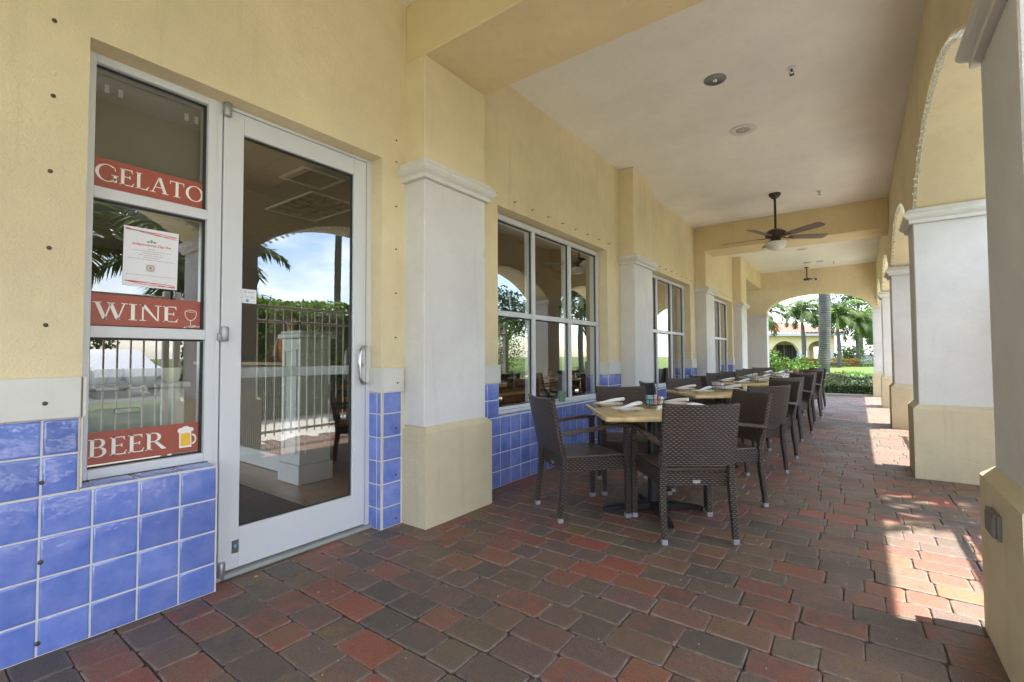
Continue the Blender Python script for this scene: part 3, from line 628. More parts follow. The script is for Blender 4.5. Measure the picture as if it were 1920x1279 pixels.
# ================================================================== FURNITURE
def make_chair():
    c = empty('rattan_armchair', (0, 0, 0), 'x', 'chair', 'brown woven armchairs round the terrace tables')
    s = MB(); s.loft([[(-.215,-.215,.335),(.215,-.215,.335),(.255,.235,.335),(-.255,.235,.335)], [(-.218,-.218,.343),(.218,-.218,.343),(.258,.238,.343),(-.258,.238,.343)],
                      [(-.218,-.218,.418),(.218,-.218,.418),(.258,.238,.418),(-.258,.238,.418)], [(-.208,-.208,.431),(.208,-.208,.431),(.248,.228,.431),(-.248,.228,.431)]])
    s.build('seat_apron', M['weave'], c, uv=True)
    s = MB(); s.loft([[(-.205,-.205,.4315),(.205,-.205,.4315),(.245,.225,.4315),(-.245,.225,.4315)], [(-.200,-.2,.437),(.2,-.2,.437),(.24,.22,.437),(-.24,.22,.437)]]); s.build('seat', M['weave_seat'], c, uv=True)
    # backrest: curved panel
    bk = MB(); nx, nz_ = 12, 8; grid = {}
    def bp(i, k, off):
        u = -1+2*i/nx; t_ = k/nz_; z = .468 + t_*.377 - .010*(1-u*u)*t_; y = -.222 - .075*t_ - .022*(1-u*u)
        x = u*(.222+.006*t_); e = .014 if k == nz_ else 0
        return (x, y - off, z)
    th = .030
    prof = lambda i, k, side: bp(i, k, th if side else 0)
    vs = []; idx = {}
    for side in (0, 1):
        for i in range(nx+1):
            for k in range(nz_+1):
                p_ = list(prof(i, k, side))
                if k == nz_: p_[2] -= .006
                if i in (0, nx): p_[0] *= .985
                idx[(side,i,k)] = len(vs); vs.append(tuple(p_))
    rim = {}
    for i in range(nx+1):   # rounded top rim
        p_ = bp(i, nz_, th/2); rim[i] = len(vs); vs.append((p_[0]*(.985 if i in (0,nx) else 1), p_[1], p_[2]+.003))
    fs = []
    for i in range(nx):
        for k in range(nz_):
            fs.append((idx[0,i,k], idx[0,i+1,k], idx[0,i+1,k+1], idx[0,i,k+1])); fs.append((idx[1,i+1,k], idx[1,i,k], idx[1,i,k+1], idx[1,i+1,k+1]))
        fs.append((idx[0,i+1,0], idx[0,i,0], idx[1,i,0], idx[1,i+1,0]))
        fs.append((idx[0,i,nz_], idx[0,i+1,nz_], rim[i+1], rim[i])); fs.append((rim[i], rim[i+1], idx[1,i+1,nz_], idx[1,i,nz_]))
    sd_ = {}
    for i, s_ in ((0,-1),(nx,1)):
        for k in range(nz_+1):
            p_ = bp(i, k, th/2); sd_[i,k] = len(vs); vs.append((p_[0]+s_*.004, p_[1], p_[2]))
        for k in range(nz_): fs.append((idx[0,i,k], idx[0,i,k+1], sd_[i,k+1], sd_[i,k])); fs.append((sd_[i,k], sd_[i,k+1], idx[1,i,k+1], idx[1,i,k]))
        fs.append((idx[0,i,nz_], rim[i], sd_[i,nz_])); fs.append((rim[i], idx[1,i,nz_], sd_[i,nz_]))
    bk.add(vs, fs); bk.build('backrest', M['weave'], c, uv=True, smooth=50)
    for sx in (-1, 1):
        l = MB(); l.tube([(sx*.213,-.256,.028),(sx*.213,-.246,.14),(sx*.212,-.230,.26),(sx*.210,-.222,.36),(sx*.208,-.226,.44),(sx*.208,-.238,.52)], .02, sq=[(.030,.032),(.034,.036),(.038,.040),(.040,.044),(.036,.038),(.026,.022)])
        lo = l.build('rear_leg', M['weave_leg'], c, uv=True); k = MB(); k.box((sx*.213-.0165,-.274,0),(sx*.213+.0165,-.239,.031),.002); k.build('leg_cap', M['cap_alu'], lo)
        l = MB(); l.tube([(sx*.262,.238,.028),(sx*.262,.238,.30),(sx*.262,.236,.55),(sx*.262,.234,.628)], .02, sq=[(.036,.036),(.038,.040),(.038,.040),(.038,.040)])
        lo = l.build('front_leg', M['weave_leg'], c, uv=True); k = MB(); k.box((sx*.262-.019,.219,0),(sx*.262+.019,.257,.031),.002); k.build('leg_cap', M['cap_alu'], lo)
        l = MB(); l.tube([(sx*.262,.258,.640),(sx*.262,.20,.643),(sx*.260,.06,.636),(sx*.250,-.10,.617),(sx*.236,-.20,.603),(sx*.224,-.252,.598)], .02, sq=[(.040,.024),(.044,.026),(.044,.024),(.042,.024),(.036,.024),(.026,.022)])
        l.build('armrest', M['weave_arm'], c, uv=True)
    k = MB(); k.box((-.022,-.2225,.352),(.022,-.2185,.372)); k.build('name_plate', M['cap_alu'], c)
    return c
def children(o): return [q for q in bpy.data.objects if q.parent is o]
CH = {}
def copy_tree(o, parent=None):
    c = o.copy(); link(c); c.parent = parent
    kids = CH.setdefault(o.name, children(o))
    for q in kids: copy_tree(q, c)
    return c
cY, sY = math.cos(YAW), math.sin(YAW)
def RF(r, f): return (r*cY - f*sY, r*sY + f*cY)
proto_chair = make_chair()
# table
def make_table():
    t = empty('dining_table', (0, 0, 0), 'x', 'table', 'square stone look tables along the terrace'); s_ = .43
    tp = MB(); rings = []
    def rr(h, z, rad=.02):
        o = []
        for cx, cy, a0 in ((1,1,0),(-1,1,90),(-1,-1,180),(1,-1,270)):
            for q in range(5): a = R(a0+22.5*q); o.append((cx*(h-rad)+rad*math.cos(a), cy*(h-rad)+rad*math.sin(a), z))
        return o
    for h, z in ((s_-.012,.702),(s_-.003,.704),(s_,.711),(s_,.724),(s_-.003,.731),(s_-.011,.735)): rings.append(rr(h, z))
    tp.loft(rings); tp.build('tabletop', M['resin'], t, smooth=40)
    cl = MB(); cl.lathe([(.0001,.05),(.055,.05),(.055,.06),(.040,.075),(.040,.66),(.06,.68),(.0001,.68)], (0,0,0), 20); cl.build('pedestal', M['black'], t, smooth=40)
    sp = MB()
    for a in range(4):
        ca_, sa_ = math.cos(a*math.pi/2), math.sin(a*math.pi/2); sp.tube([(ca_*.03,sa_*.03,.690),(ca_*.28,sa_*.28,.695)], .02, sq=(.04,.016))
    sp.build('top_bracket', M['black'], t)
    for a in range(4):
        ca_, sa_ = math.cos(a*math.pi/2), math.sin(a*math.pi/2); q = MB()
        q.tube([(ca_*.03,sa_*.03,.046),(ca_*.15,sa_*.15,.040),(ca_*.33,sa_*.33,.024),(ca_*.375,sa_*.375,.014)], .02, sq=[(.07,.05),(.058,.044),(.046,.028),(.036,.018)])
        q.box((ca_*.35-.012, sa_*.35-.012, 0), (ca_*.35+.012, sa_*.35+.012, .014)); q.build('base_arm', M['black'], t)
    return t
proto_table = make_table()
def make_plate():
    m1 = MB(); m1.lathe([(.0001,.0),(.062,.0),(.066,.003),(.070,.010),(.112,.020),(.116,.023),(.112,.0245),(.070,.0145),(.060,.0075),(.0001,.0070)], (0,0,0), 36)
    return tag(m1.build('plate', M['china'], smooth=50), 'x', 'plate', 'white plates laid on the terrace tables')
def make_napkin():
    m1 = MB(); rings = []
    for k in range(15):
        t_ = k/14; x = -.095+.20*t_; r = .006+.010*math.sin(min(1,t_*1.15)*math.pi*.5) ; zc = .020 + r*.9 + .018*t_; rg = []
        for q in range(12):
            a = 2*math.pi*q/12; rr_ = r*(1+.13*math.sin(a*3+t_*5)); rg.append((x, rr_*1.15*math.cos(a)+.006*math.sin(t_*4), zc+rr_*.85*math.sin(a)))
        rings.append(rg)
    m1.loft(rings)
    m1.loft([[(-.12,-.012,.017),(-.12,.016,.017),(-.12,.016,.020),(-.12,-.012,.020)], [(-.04,-.026,.018),(-.04,.022,.018),(-.04,.022,.021),(-.04,-.026,.021)], [(.02,-.014,.022),(.02,.012,.022),(.02,.012,.025),(.02,-.014,.025)]])
    return tag(m1.build('napkin', M['cloth'], smooth=60), 'x', 'napkin', 'rolled white napkins on the plates')
def make_caddy():
    t = empty('condiment_caddy', (0,0,0), 'x', 'caddy', 'wire condiment caddies on the tables')
    m1 = MB()
    for z in (.022, .062):
        m1.tube([(.072*math.cos(2*math.pi*k/20)*1.05, .05*math.sin(2*math.pi*k/20)*1.05, z) for k in range(21)], .0026, 5, cap=False)
    for a in (45,135,225,315): ca_, sa_ = math.cos(R(a)), math.sin(R(a)); m1.tube([(.0756*ca_,.0525*sa_,.0),(.0756*ca_,.0525*sa_,.062)], .0028, 5)
    m1.tube([(-.072,0,.022),(.072,0,.022)], .0025, 5); m1.tube([(0,-.05,.022),(0,.05,.022)], .0025, 5)
    m1.tube([(0,0,.022),(0,0,.155)], .003, 6); m1.tube([(0,.0,.155),(.014,0,.162),(.019,0,.178),(.012,0,.192),(0,0,.197),(-.012,0,.192),(-.019,0,.178),(-.014,0,.162),(0,0,.155)], .0028, 5)
    m1.tube([(0,0,.135),(.022,0,.142),(.026,0,.152),(.018,0,.158)], .0024, 5); m1.tube([(0,0,.135),(-.022,0,.142),(-.026,0,.152),(-.018,0,.158)], .0024, 5)
    m1.build('wire_rack', M['black'], t)
    m1 = MB()
    for k in range(5): m1.box((-.060+k*.008,-.024,.026),(-.0545+k*.008,.026,.092))
    m1.build('blue_packets', M['teal'], t)
    m1 = MB()
    for k in range(3): m1.box((-.016+k*.007,-.036,.026),(-.0105+k*.007,-.004,.096+.002*k))
    m1.build('pink_packets', M['pink'], t)
    m1 = MB(); m1.box((-.018,.006,.026),(.012,.036,.088),.003); m1.build('white_packets', M['panel_w'], t)
    for x, y in ((.042,.022),(.042,-.022)):
        m1 = MB(); m1.lathe([(.0001,.026),(.016,.026),(.0165,.03),(.0145,.066),(.0001,.066)], (x,y,0), 12); j_ = m1.build('shaker', M['salt'], t, smooth=40)
        m1 = MB(); m1.lathe([(.0001,.0665),(.0152,.0665),(.0152,.076),(.010,.083),(.0001,.084)], (x,y,0), 12); m1.build('shaker_lid', M['steel'], j_, smooth=40)
    return t
pp, pn, pc_ = make_plate(), make_napkin(), make_caddy(); first = dict(chair=1, table=1, plate=1, nap=1, cad=1)
def inst(key, proto, loc, rz):
    o = proto if first.get(key) else copy_tree(proto); first[key] = 0
    o.location = loc; o.rotation_euler = (0, 0, rz); return o
ORD = ['nearest table', 'second table from the camera', 'third table from the camera', 'fourth table from the camera', 'farthest table']
SIDE = {'F': 'seen from behind, near side of the ', 'L': 'on the window side of the ', 'B': 'facing the camera, far side of the ', 'R': 'on the garden side of the '}
for ti in range(5):
    dx, dy = (.0, 2.035*ti) if ti < 5 else (0, 0); j = (lambda s: random.uniform(-s, s)) if ti else (lambda s: 0)
    cx, cy = RF(1.03, 3.47); cx += dx+j(.01); cy += dy+j(.015)
    t = inst('table', proto_table, (cx, cy, 0), YAW + j(.02))
    t['label'] = ['square beige stone look table nearest the camera, set for four', 'square beige table second from the camera, behind the nearest one', 'square beige table third in the row', 'square beige table fourth in the row', 'square beige table farthest away, close to the end arch, with a gourd on it'][ti]
    for sd_, r_, f_, a_ in (('F', 1.12, 3.11, 0), ('L', .50, 3.51, -72 if ti == 0 else -86), ('B', 1.01, 4.10, 180), ('R', 1.60, 3.72, 92)):
        if ti and sd_ == 'L': r_ += .06; f_ += .02
        if ti == 1 and sd_ == 'F': r_ += .06; a_ += 8
        if sd_ == 'R': a_ += 6
        x, y = RF(r_, f_); c = inst('chair', proto_chair, (x+dx+j(.025), y+dy+j(.035), 0), YAW + R(a_) + j(.09))
        c['label'] = 'dark brown woven armchair ' + SIDE[sd_] + ORD[ti]
    for k, (lx, ly, na) in enumerate(((-.21,-.10,35),(-.27,.26,8),(.24,.27,-40),(.28,-.12,-150))):
        px_, py_ = cx + lx*cY - ly*sY, cy + lx*sY + ly*cY; nm = ['front left', 'back left', 'back right', 'front right'][k]
        o = inst('plate', pp, (px_, py_, .7352), 0); o['label'] = 'white plate at the ' + nm + ' corner of the ' + ORD[ti]
        o = inst('nap', pn, (px_+(.02*cY), py_+.02*sY, .7352), YAW + R(na) + j(.3)); o['label'] = 'rolled white napkin on the ' + nm + ' plate of the ' + ORD[ti]
    lx, ly = .06, .13; o = inst('cad', pc_, (cx+lx*cY-ly*sY, cy+lx*sY+ly*cY, .7352), YAW + j(.8)); o['label'] = 'black wire condiment caddy with sugar packets and shakers on the ' + ORD[ti]
cx, cy = RF(1.03, 3.47); cy += 2.035*4
q = MB(); q.lathe([(.0001,0),(.03,.0),(.055,.02),(.065,.05),(.06,.075),(.04,.09),(.03,.095),(.0001,.095)], (cx+.16, cy+.1, .7352), 20); tag(q.build('gourd', M['bread'], smooth=50), 'round brown gourd on the farthest table', 'gourd')
q = MB(); q.lathe([(.0001,0),(.030,0),(.036,.004),(.042,.085),(.044,.105),(.040,.105),(.038,.088),(.032,.010),(.0001,.010)], (-2.585, 4.42, .6405), 20); tag(q.build('candle_glass', M['votive'], smooth=50), 'frosted green candle glass on the first window sill behind a chair', 'candle glass')

# ================================================================== SIGNS ON THE GLASS
def ring(cx, cy, rxo, ryo, rxi, ryi, a0, a1, n=22, sh=0):
    out = []
    for i in range(n):
        t0, t1 = R(a0+(a1-a0)*i/n), R(a0+(a1-a0)*(i+1)/n)
        out.append([(cx+rxi*math.cos(t0)+sh, cy+ryi*math.sin(t0)), (cx+rxo*math.cos(t0), cy+ryo*math.sin(t0)), (cx+rxo*math.cos(t1), cy+ryo*math.sin(t1)), (cx+rxi*math.cos(t1)+sh, cy+ryi*math.sin(t1))])
    return out
def rc(x0, y0, x1, y1): return [[(x0,y0),(x1,y0),(x1,y1),(x0,y1)]]
def st(x0, y0, x1, y1, w_): return [[(x0-w_/2,y0),(x0+w_/2,y0),(x1+w_/2,y1),(x1-w_/2,y1)]]
def ser(x, y, w_=.24, h=.045): return rc(x-w_/2, y, x+w_/2, y+h)
GL = {
 'E': (.62, st(.14,0,.14,1,.13)+rc(.02,0,.56,.05)+rc(.02,.95,.52,1)+rc(.2,.49,.42,.54)+rc(.395,.42,.44,.61)+[[(.53,.05),(.48,.05),(.57,.22),(.60,.22)]]+[[(.49,.95),(.44,.95),(.51,.80),(.54,.80)]]),
 'L': (.58, st(.14,0,.14,1,.13)+rc(.02,0,.52,.05)+ser(.14,.955)+[[(.50,.05),(.43,.05),(.54,.24),(.57,.24)]]),
 'A': (.82, st(.13,.03,.40,1,.05)+st(.66,.03,.41,1,.14)+rc(.22,.33,.60,.38)+ser(.13,0,.24)+ser(.66,0,.28)),
 'T': (.72, st(.35,.03,.35,.96,.13)+rc(.04,.95,.66,1)+ser(.35,0,.30)+[[(.04,.95),(.08,.95),(.06,.78),(.03,.78)]]+[[(.62,.95),(.66,.95),(.67,.78),(.64,.78)]]),
 'I': (.34, st(.16,.03,.16,.97,.13)+ser(.16,0,.28)+ser(.16,.955,.28)),
 'N': (.86, st(.16,.03,.16,.97,.055)+st(.70,.0,.70,.97,.055)+[[(.08,1),(.24,1),(.73,0),(.66,0)]]+ser(.16,0,.24)+ser(.70,.955,.24)+rc(.04,.955,.2,1)),
 'W': (1.18, st(.42,0,.18,.97,.14)+st(.42,0,.62,.97,.05)+st(.84,0,.60,.97,.14)+st(.84,0,1.05,.97,.05)+ser(.18,.955,.28)+ser(.61,.955,.26)+ser(1.05,.955,.22)),
 'O': (.92, ring(.44,.5,.42,.52,.29,.475,0,360,40)),
 'G': (.90, ring(.46,.5,.43,.52,.30,.475,50,330,34)+st(.76,.02,.76,.44,.12)+rc(.62,.41,.88,.455)+[[(.72,.88),(.75,.90),(.78,.70),(.75,.70)]]),
 'B': (.70, st(.14,0,.14,1,.13)+rc(.02,0,.34,.05)+rc(.02,.95,.32,1)+rc(.2,.5,.34,.55)+ring(.33,.76,.23,.245,.11,.195,-90,90,16)+ring(.33,.275,.28,.275,.15,.225,-90,90,16)),
 'R': (.80, st(.14,0,.14,1,.13)+ser(.14,0,.26)+rc(.02,.95,.32,1)+rc(.2,.46,.36,.51)+ring(.33,.73,.26,.27,.13,.22,-90,90,16)+[[(.34,.455),(.47,.455),(.80,.0),(.62,.0)]]),
}
def sheet(mb, x, polys, y0, z0, s, sy=None, t=.0006):
    sy = sy or s
    for k_, p_ in enumerate(polys):
        ar_ = sum(p_[i][0]*p_[(i+1) % len(p_)][1]-p_[(i+1) % len(p_)][0]*p_[i][1] for i in range(len(p_))); p_ = p_ if ar_ > 0 else p_[::-1]
        a = [(x + (k_ % 7)*.00005, y0+q[0]*s, z0+q[1]*sy) for q in p_]; b = [(x+t, q[1], q[2]) for q in a]; n_ = len(a)
        mb.add(a+b, [tuple(range(n_, 2*n_)), tuple(reversed(range(n_)))] + [(i, (i+1) % n_, n_+(i+1) % n_, n_+i) for i in range(n_)])
def word(mb, x, txt, y0, y1, z0, hz):
    tot = sum(GL[c][0] for c in txt) - .08; s = (y1-y0)/tot; y = y0
    for c in txt: sheet(mb, x, GL[c][1], y, z0, s, hz); y += GL[c][0]*s
SX = -2.6800
def sign(txt, z0, z1, ya, yb, lab, y1=.993):
    t = empty(txt.lower()+'_sign', (SX, .555, z0), lab, 'sign', 'red signs on the window')
    q = MB(); q.box((SX, .5535, z0), (SX+.0015, y1-.0005, z1)); q.build('panel', M['sign'], t)
    q = MB(); word(q, SX+.0017, txt, ya, yb, z0+.030, .075 if txt != 'BEER' else .080); q.build('lettering', M['ink_white'], t); return t
sign('GELATO', 1.888, 2.018, .558, .984, 'brown red sign reading GELATO in white capitals, topmost on the window')
wt_ = sign('WINE', 1.273, 1.413, .558, .878, 'brown red sign reading WINE with a wine glass drawing, in the middle of the window')
bt_ = sign('BEER', .668, .808, .558, .836, 'brown red sign reading BEER with a beer mug picture, lowest on the window')
q = MB(); gx, gz = .937, 1.35
sheet(q, SX+.0017, ring(0,0,.026,.036,.0235,.033,-200,20,20) + ring(0,.012,.0215,.006,.0195,.004,0,360,16) + rc(-.0014,-.064,.0014,-.034) + ring(0,-.066,.016,.0045,.013,.002,0,360,14)+[[(-.03,-.074),(.022,-.060),(.02,-.057),(-.03,-.069)]]+[[(-.028,-.070),(.04,-.066),(.04,-.063),(-.028,-.066)]], gx, gz, 1)
q.build('wine_glass_drawing', M['ink_white'], wt_)
q = MB(); sheet(q, SX+.0017, [[(-.027,-.046),(.025,-.046),(.023,.036),(-.029,.036)]], .925, .735, 1); sheet(q, SX+.0017, ring(.0262,-.008,.020,.026,.013,.018,-88,88,12), .925, .735, 1); sheet(q, SX+.0024, [[(-.033,.030),(.028,.030),(.034,.038),(.030,.048),(.014,.052),(.006,.058),(-.010,.057),(-.016,.052),(-.030,.050),(-.036,.040)]], .925, .735, 1); q.build('beer_mug', M['ink_white'], bt_)
q = MB(); sheet(q, SX+.0025, [[(-.022,-.036),(.020,-.036),(.018,.024),(-.023,.024)]], .925, .735, 1); q.build('beer_fill', M['beer'], bt_)
# poster
po = empty('poster', (SX, .77, 1.46), 'white paper notice with red script title and red ribbon borders', 'poster')
q = MB(); q.add([(SX,.664,1.462),(SX,.876,1.460),(SX,.880,1.738),(SX,.666,1.736),(SX+.001,.664,1.462),(SX+.001,.876,1.460),(SX+.001,.880,1.738),(SX+.001,.666,1.736)], [(0,3,2,1),(4,5,6,7),(0,1,5,4),(1,2,6,5),(2,3,7,6),(3,0,4,7)]); q.build('paper', M['paper'], po)
def text(s, x, y, z, size, m, parent, name, shear=0, align='CENTER'):
    cu = bpy.data.curves.new(name, 'FONT'); cu.body = s; cu.size = size; cu.align_x = align; cu.shear = shear; cu.extrude = .0002; cu.offset = .0002 if size > .015 else 0
    o = link(bpy.data.objects.new(name, cu)); me = bpy.data.meshes.new_from_object(o); bpy.data.objects.remove(o)
    p = wloc(parent); mt = Matrix(((0,0,1,x-p.x),(1,0,0,y-p.y),(0,1,0,z-p.z),(0,0,0,1))); me.transform(mt); me.materials.clear(); me.materials.append(m)
    o = link(bpy.data.objects.new(name, me)); o.parent = parent; return o
text("Independence Day Fun", SX+.0014, .772, 1.655, .0165, M['ink_red'], po, 'title', .35)
q = MB()
def ribbon(z0, ph, amp, y0=.672, y1=.872, w_=.0026, sl=-.012):
    P_ = []
    for k in range(20):
        t_ = k/20; t2 = (k+1)/20; f_ = lambda t: z0 + sl*t + amp*math.sin(ph+t*5)
        P_.append([(y0+(y1-y0)*t_, f_(t_)), (y0+(y1-y0)*t2, f_(t2)), (y0+(y1-y0)*t2, f_(t2)+w_), (y0+(y1-y0)*t_, f_(t_)+w_)])
    return P_
sheet(q, SX+.0012, ribbon(1.720,0,.004)+ribbon(1.722,2,.005)+ribbon(1.725,4,.003), 0, 0, 1); q.build('top_ribbons', M['ink_red'], po)
q = MB(); sheet(q, SX+.0012, ribbon(1.483,0,.004,y1=.868)+ribbon(1.480,2.2,.004,y1=.868)+ribbon(1.486,4,.003,y1=.868), 0, 0, 1); q.build('bottom_ribbons', M['ink_red'], po)
q = MB(); pl = []
for z, a, b in ((1.640,.755,.79),(1.630,.70,.85),(1.620,.735,.81),(1.610,.72,.82),(1.600,.74,.80),(1.590,.68,.865),(1.515,.675,.868)):
    y = a
    while y < b: l_ = random.uniform(.006,.016); pl += rc(y, z, min(b, y+l_), z+.0016); y += l_+.003
sheet(q, SX+.0012, pl + ring(.768,.0,.015,.015,.0125,.0125,0,360,20), 0, 0, 1) if False else sheet(q, SX+.0012, pl, 0, 0, 1)
q.build('small_print', M['ink_grey'], po)
q = MB(); sheet(q, SX+.0012, rc(-.017,-.017,.017,.017), .768, 1.552, 1); s_o = q.build('coin_picture', M['salt'], po)
q = MB(); sheet(q, SX+.0020, ring(0,0,.0155,.0155,.0125,.0125,0,360,20)+ring(0,0,.005,.007,.0001,.0001,0,360,12), .768, 1.552, 1); q.build('coin_ring', M['ink_grey'], s_o)
q = MB(); sheet(q, SX+.0012, rc(-.018,0,-.006,.007)+rc(-.004,0,.004,.014)+rc(.006,0,.018,.008), .770, 1.672, 1); q.build('logo', M['ink_green'], po)
st_ = empty('payment_sticker', (-2.664, 1.2, 1.42), 'small pale sticker with card logos on the glass door', 'sticker')
q = MB(); q.box((-2.6635,1.170,1.424),(-2.6627,1.246,1.500)); q.build('backing', M['paper'], st_)
q = MB(); sheet(q, -2.6625, ring(0,0,.009,.009,.0065,.0065,45,405,4)+rc(-.0015,-.0015,.0015,.0015), 1.187, 1.485, 1); q.build('square_icon', M['ink_grey'], st_)
text("Square", -2.6623, 1.220, 1.481, .013, M['ink_grey'], st_, 'lettering'); text("VISA", -2.6623, 1.198, 1.455, .011, M['teal'], st_, 'card_lettering')
q = MB(); sheet(q, -2.6625, rc(1.191,1.430,1.206,1.446), 0, 0, 1); q.build('blue_card', M['ink_blue'], st_)
q = MB(); sheet(q, -2.6625, ring(1.222,1.458,.006,.006,.0001,.0001,0,360,12)+ring(1.229,1.458,.006,.006,.0001,.0001,0,360,12), 0, 0, 1); q.build('card_circles', M['salt'], st_)

# ================================================================== INSIDE THE RESTAURANT
MB().box((-9.2, -5, -.03), (-2.785, 13.55, -.004)).build('interior_floor', M['ifloor'], kind='structure')
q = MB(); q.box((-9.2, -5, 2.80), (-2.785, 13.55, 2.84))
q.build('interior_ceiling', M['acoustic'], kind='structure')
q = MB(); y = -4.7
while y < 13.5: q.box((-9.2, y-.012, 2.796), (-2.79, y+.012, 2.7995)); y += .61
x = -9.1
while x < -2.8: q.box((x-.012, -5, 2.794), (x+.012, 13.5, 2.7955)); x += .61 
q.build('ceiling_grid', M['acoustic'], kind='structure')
q = MB(); wall_x(q, -9.35, -9.2, -5.1, 13.6, 0, 2.9, [(-4.8, 1.5, .1, 2.78)]); q.box((-9.2, 13.551, 0), (-2.79, 13.6, 2.9)); q.box((-9.2, -5.1, 0), (-8.8, -5.001, 2.9)); q.box((-3.2, -5.1, 0), (-2.79, -5.001, 2.9)); q.build('interior_wall', M['brownwall'], kind='structure')  # unseen openings left in these walls, added to brighten the room with daylight
tag(MB().box((-7.6, 3.75, 0), (-5.55, 3.95, 2.793)).build('partition_wall', M['brownwall']), 'plain dark brown wall seen through the glass door', 'wall')
tr_ = empty('ceiling_light_panel', (-4.8, 2.85, 2.78), 'unlit rectangular light panel in the ceiling inside the glass door', 'ceiling light')
q = MB(); q.box((-5.30,2.56,2.780),(-4.36,2.585,2.7935)); q.box((-5.30,3.14,2.780),(-4.36,3.165,2.7935)); q.box((-5.30,2.585,2.780),(-5.275,3.14,2.7935)); q.box((-4.385,2.585,2.780),(-4.36,3.14,2.7935)); q.build('frame', M['panel_w'], tr_)
q = MB()
for i in range(6):
    for k in range(3): cx0, cy0 = -5.19+i*.148, 2.68+k*.18; q.lathe([(.0001,2.787),(.05,2.787),(.068,2.781),(.07,2.780),(.070,2.793),(.0001,2.793)], (cx0,cy0,0), 12)
q.build('louvre', M['steel'], tr_, smooth=40)
vt = empty('air_vent', (-4.05, 2.4, 2.78), 'slatted air vent in the ceiling inside the glass door', 'vent')
q = MB(); q.box((-4.26,2.18,2.784),(-3.84,2.21,2.7935)); q.box((-4.26,2.57,2.784),(-3.84,2.60,2.7935)); q.box((-4.26,2.21,2.784),(-4.23,2.57,2.7935)); q.box((-3.87,2.21,2.784),(-3.84,2.57,2.7935)); q.build('frame', M['panel_w'], vt)
q = MB()
for k in range(9): q.box((-4.23, 2.225+k*.038, 2.786), (-3.87, 2.237+k*.038, 2.793))
q.build('slats', M['acoustic'], vt)
rs = empty('roller_shade', (-2.77, .79, 1.86), 'grey roller shade behind the top narrow window pane', 'shade')
MB().box((-2.775, .58, 1.80), (-2.772, 1.04, 2.46)).build('fabric', simple('shade_fabric', (.22, .215, .20), .9, 0, .06, 6), rs)
for yy in (.605, .655, .925, .970): MB().box((-2.7715, yy, 2.355), (-2.766, yy+.018, 2.392), .001).build('clip', M['panel_w'], rs)
tag(MB().box((-4.62, .95, -.003), (-2.84, 1.96, .012), .004).build('doormat', M['mat']), 'dark brown doormat on the tiles inside the glass door', 'doormat')
po_ = empty('panelled_post', (-4.16, 2.41, 0), 'white panelled half height post with wide base at the counter end', 'post')
q = MB(); q.box((-4.34,2.24,0),(-3.98,2.58,.17),.006); q.box((-4.32,2.26,.171),(-4.0,2.56,1.30),.003); q.build('shaft', M['panel_w'], po_)
q = MB(); q.box((-4.35,2.23,1.301),(-3.97,2.59,1.345),.008); q.box((-4.33,2.25,1.346),(-3.99,2.57,1.37),.006); q.build('cap', M['panel_w'], po_)
q = MB()
for (a, b, c, d) in ((.245,.245,1.20,0),):
    for z0_, z1_, x0_, x1_ in ((.26,.28,-4.27,-4.05),(1.18,1.20,-4.27,-4.05),(.28,1.18,-4.27,-4.25),(.28,1.18,-4.07,-4.05)): q.box((x0_, 2.250, z0_), (x1_, 2.2595, z1_), .003)
    for z0_, z1_, y0_, y1_ in ((.26,.28,2.31,2.51),(1.18,1.20,2.31,2.51),(.28,1.18,2.31,2.33),(.28,1.18,2.49,2.51)): q.box((-3.9995, y0_, z0_), (-3.990, y1_, z1_), .003)
q.build('panel_moulding', M['panel_w'], po_)
ct = empty('beadboard_counter', (-5.2, 2.5, 0), 'pale beadboard counter front with dark top, behind the glass door', 'counter')
q = MB(); q.box((-6.6,2.43,.165),(-4.345,2.55,1.045)); 
for k in range(50): q.box((-6.59+k*.045, 2.424, .166), (-6.59+k*.045+.033, 2.4295, 1.044), .002)
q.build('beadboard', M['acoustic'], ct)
MB().box((-6.6,2.405,0),(-4.345,2.56,.164),.004).build('baseboard', M['panel_w'], ct); MB().box((-6.7,2.38,1.046),(-4.352,2.95,1.085),.006).build('countertop', M['wood'], ct)
# white serving cabinet with cups right behind the narrow window
sc_ = empty('serving_cabinet', (-3.1, .6, 0), 'white cabinet just behind the lowest narrow window pane', 'cabinet')
MB().box((-3.36,-.4,.0),(-2.92,1.0,.975),.005).build('body', M['panel_w'], sc_); MB().box((-3.38,-.42,.976),(-2.89,1.02,1.0),.005).build('top', M['panel_w'], sc_)
q = MB(); q.box((-2.919,.70,.86),(-2.905,.80,.885),.003); q.build('handle', M['steel'], sc_)
q0 = MB(); q0.lathe([(.0001,0),(.030,0),(.042,.02),(.046,.075),(.043,.075),(.038,.02),(.0001,.008)], (0,0,0), 18); cup = tag(q0.build('cup', M['china'], smooth=50), 'white cup in the row standing on the white cabinet behind the narrow window', 'cup', 'white cups on the cabinet')
for k in range(7):
    c = cup if k == 0 else link(cup.copy()); c.location = (-3.02-(k % 2)*.09, .50+k*.078, 1.0005)
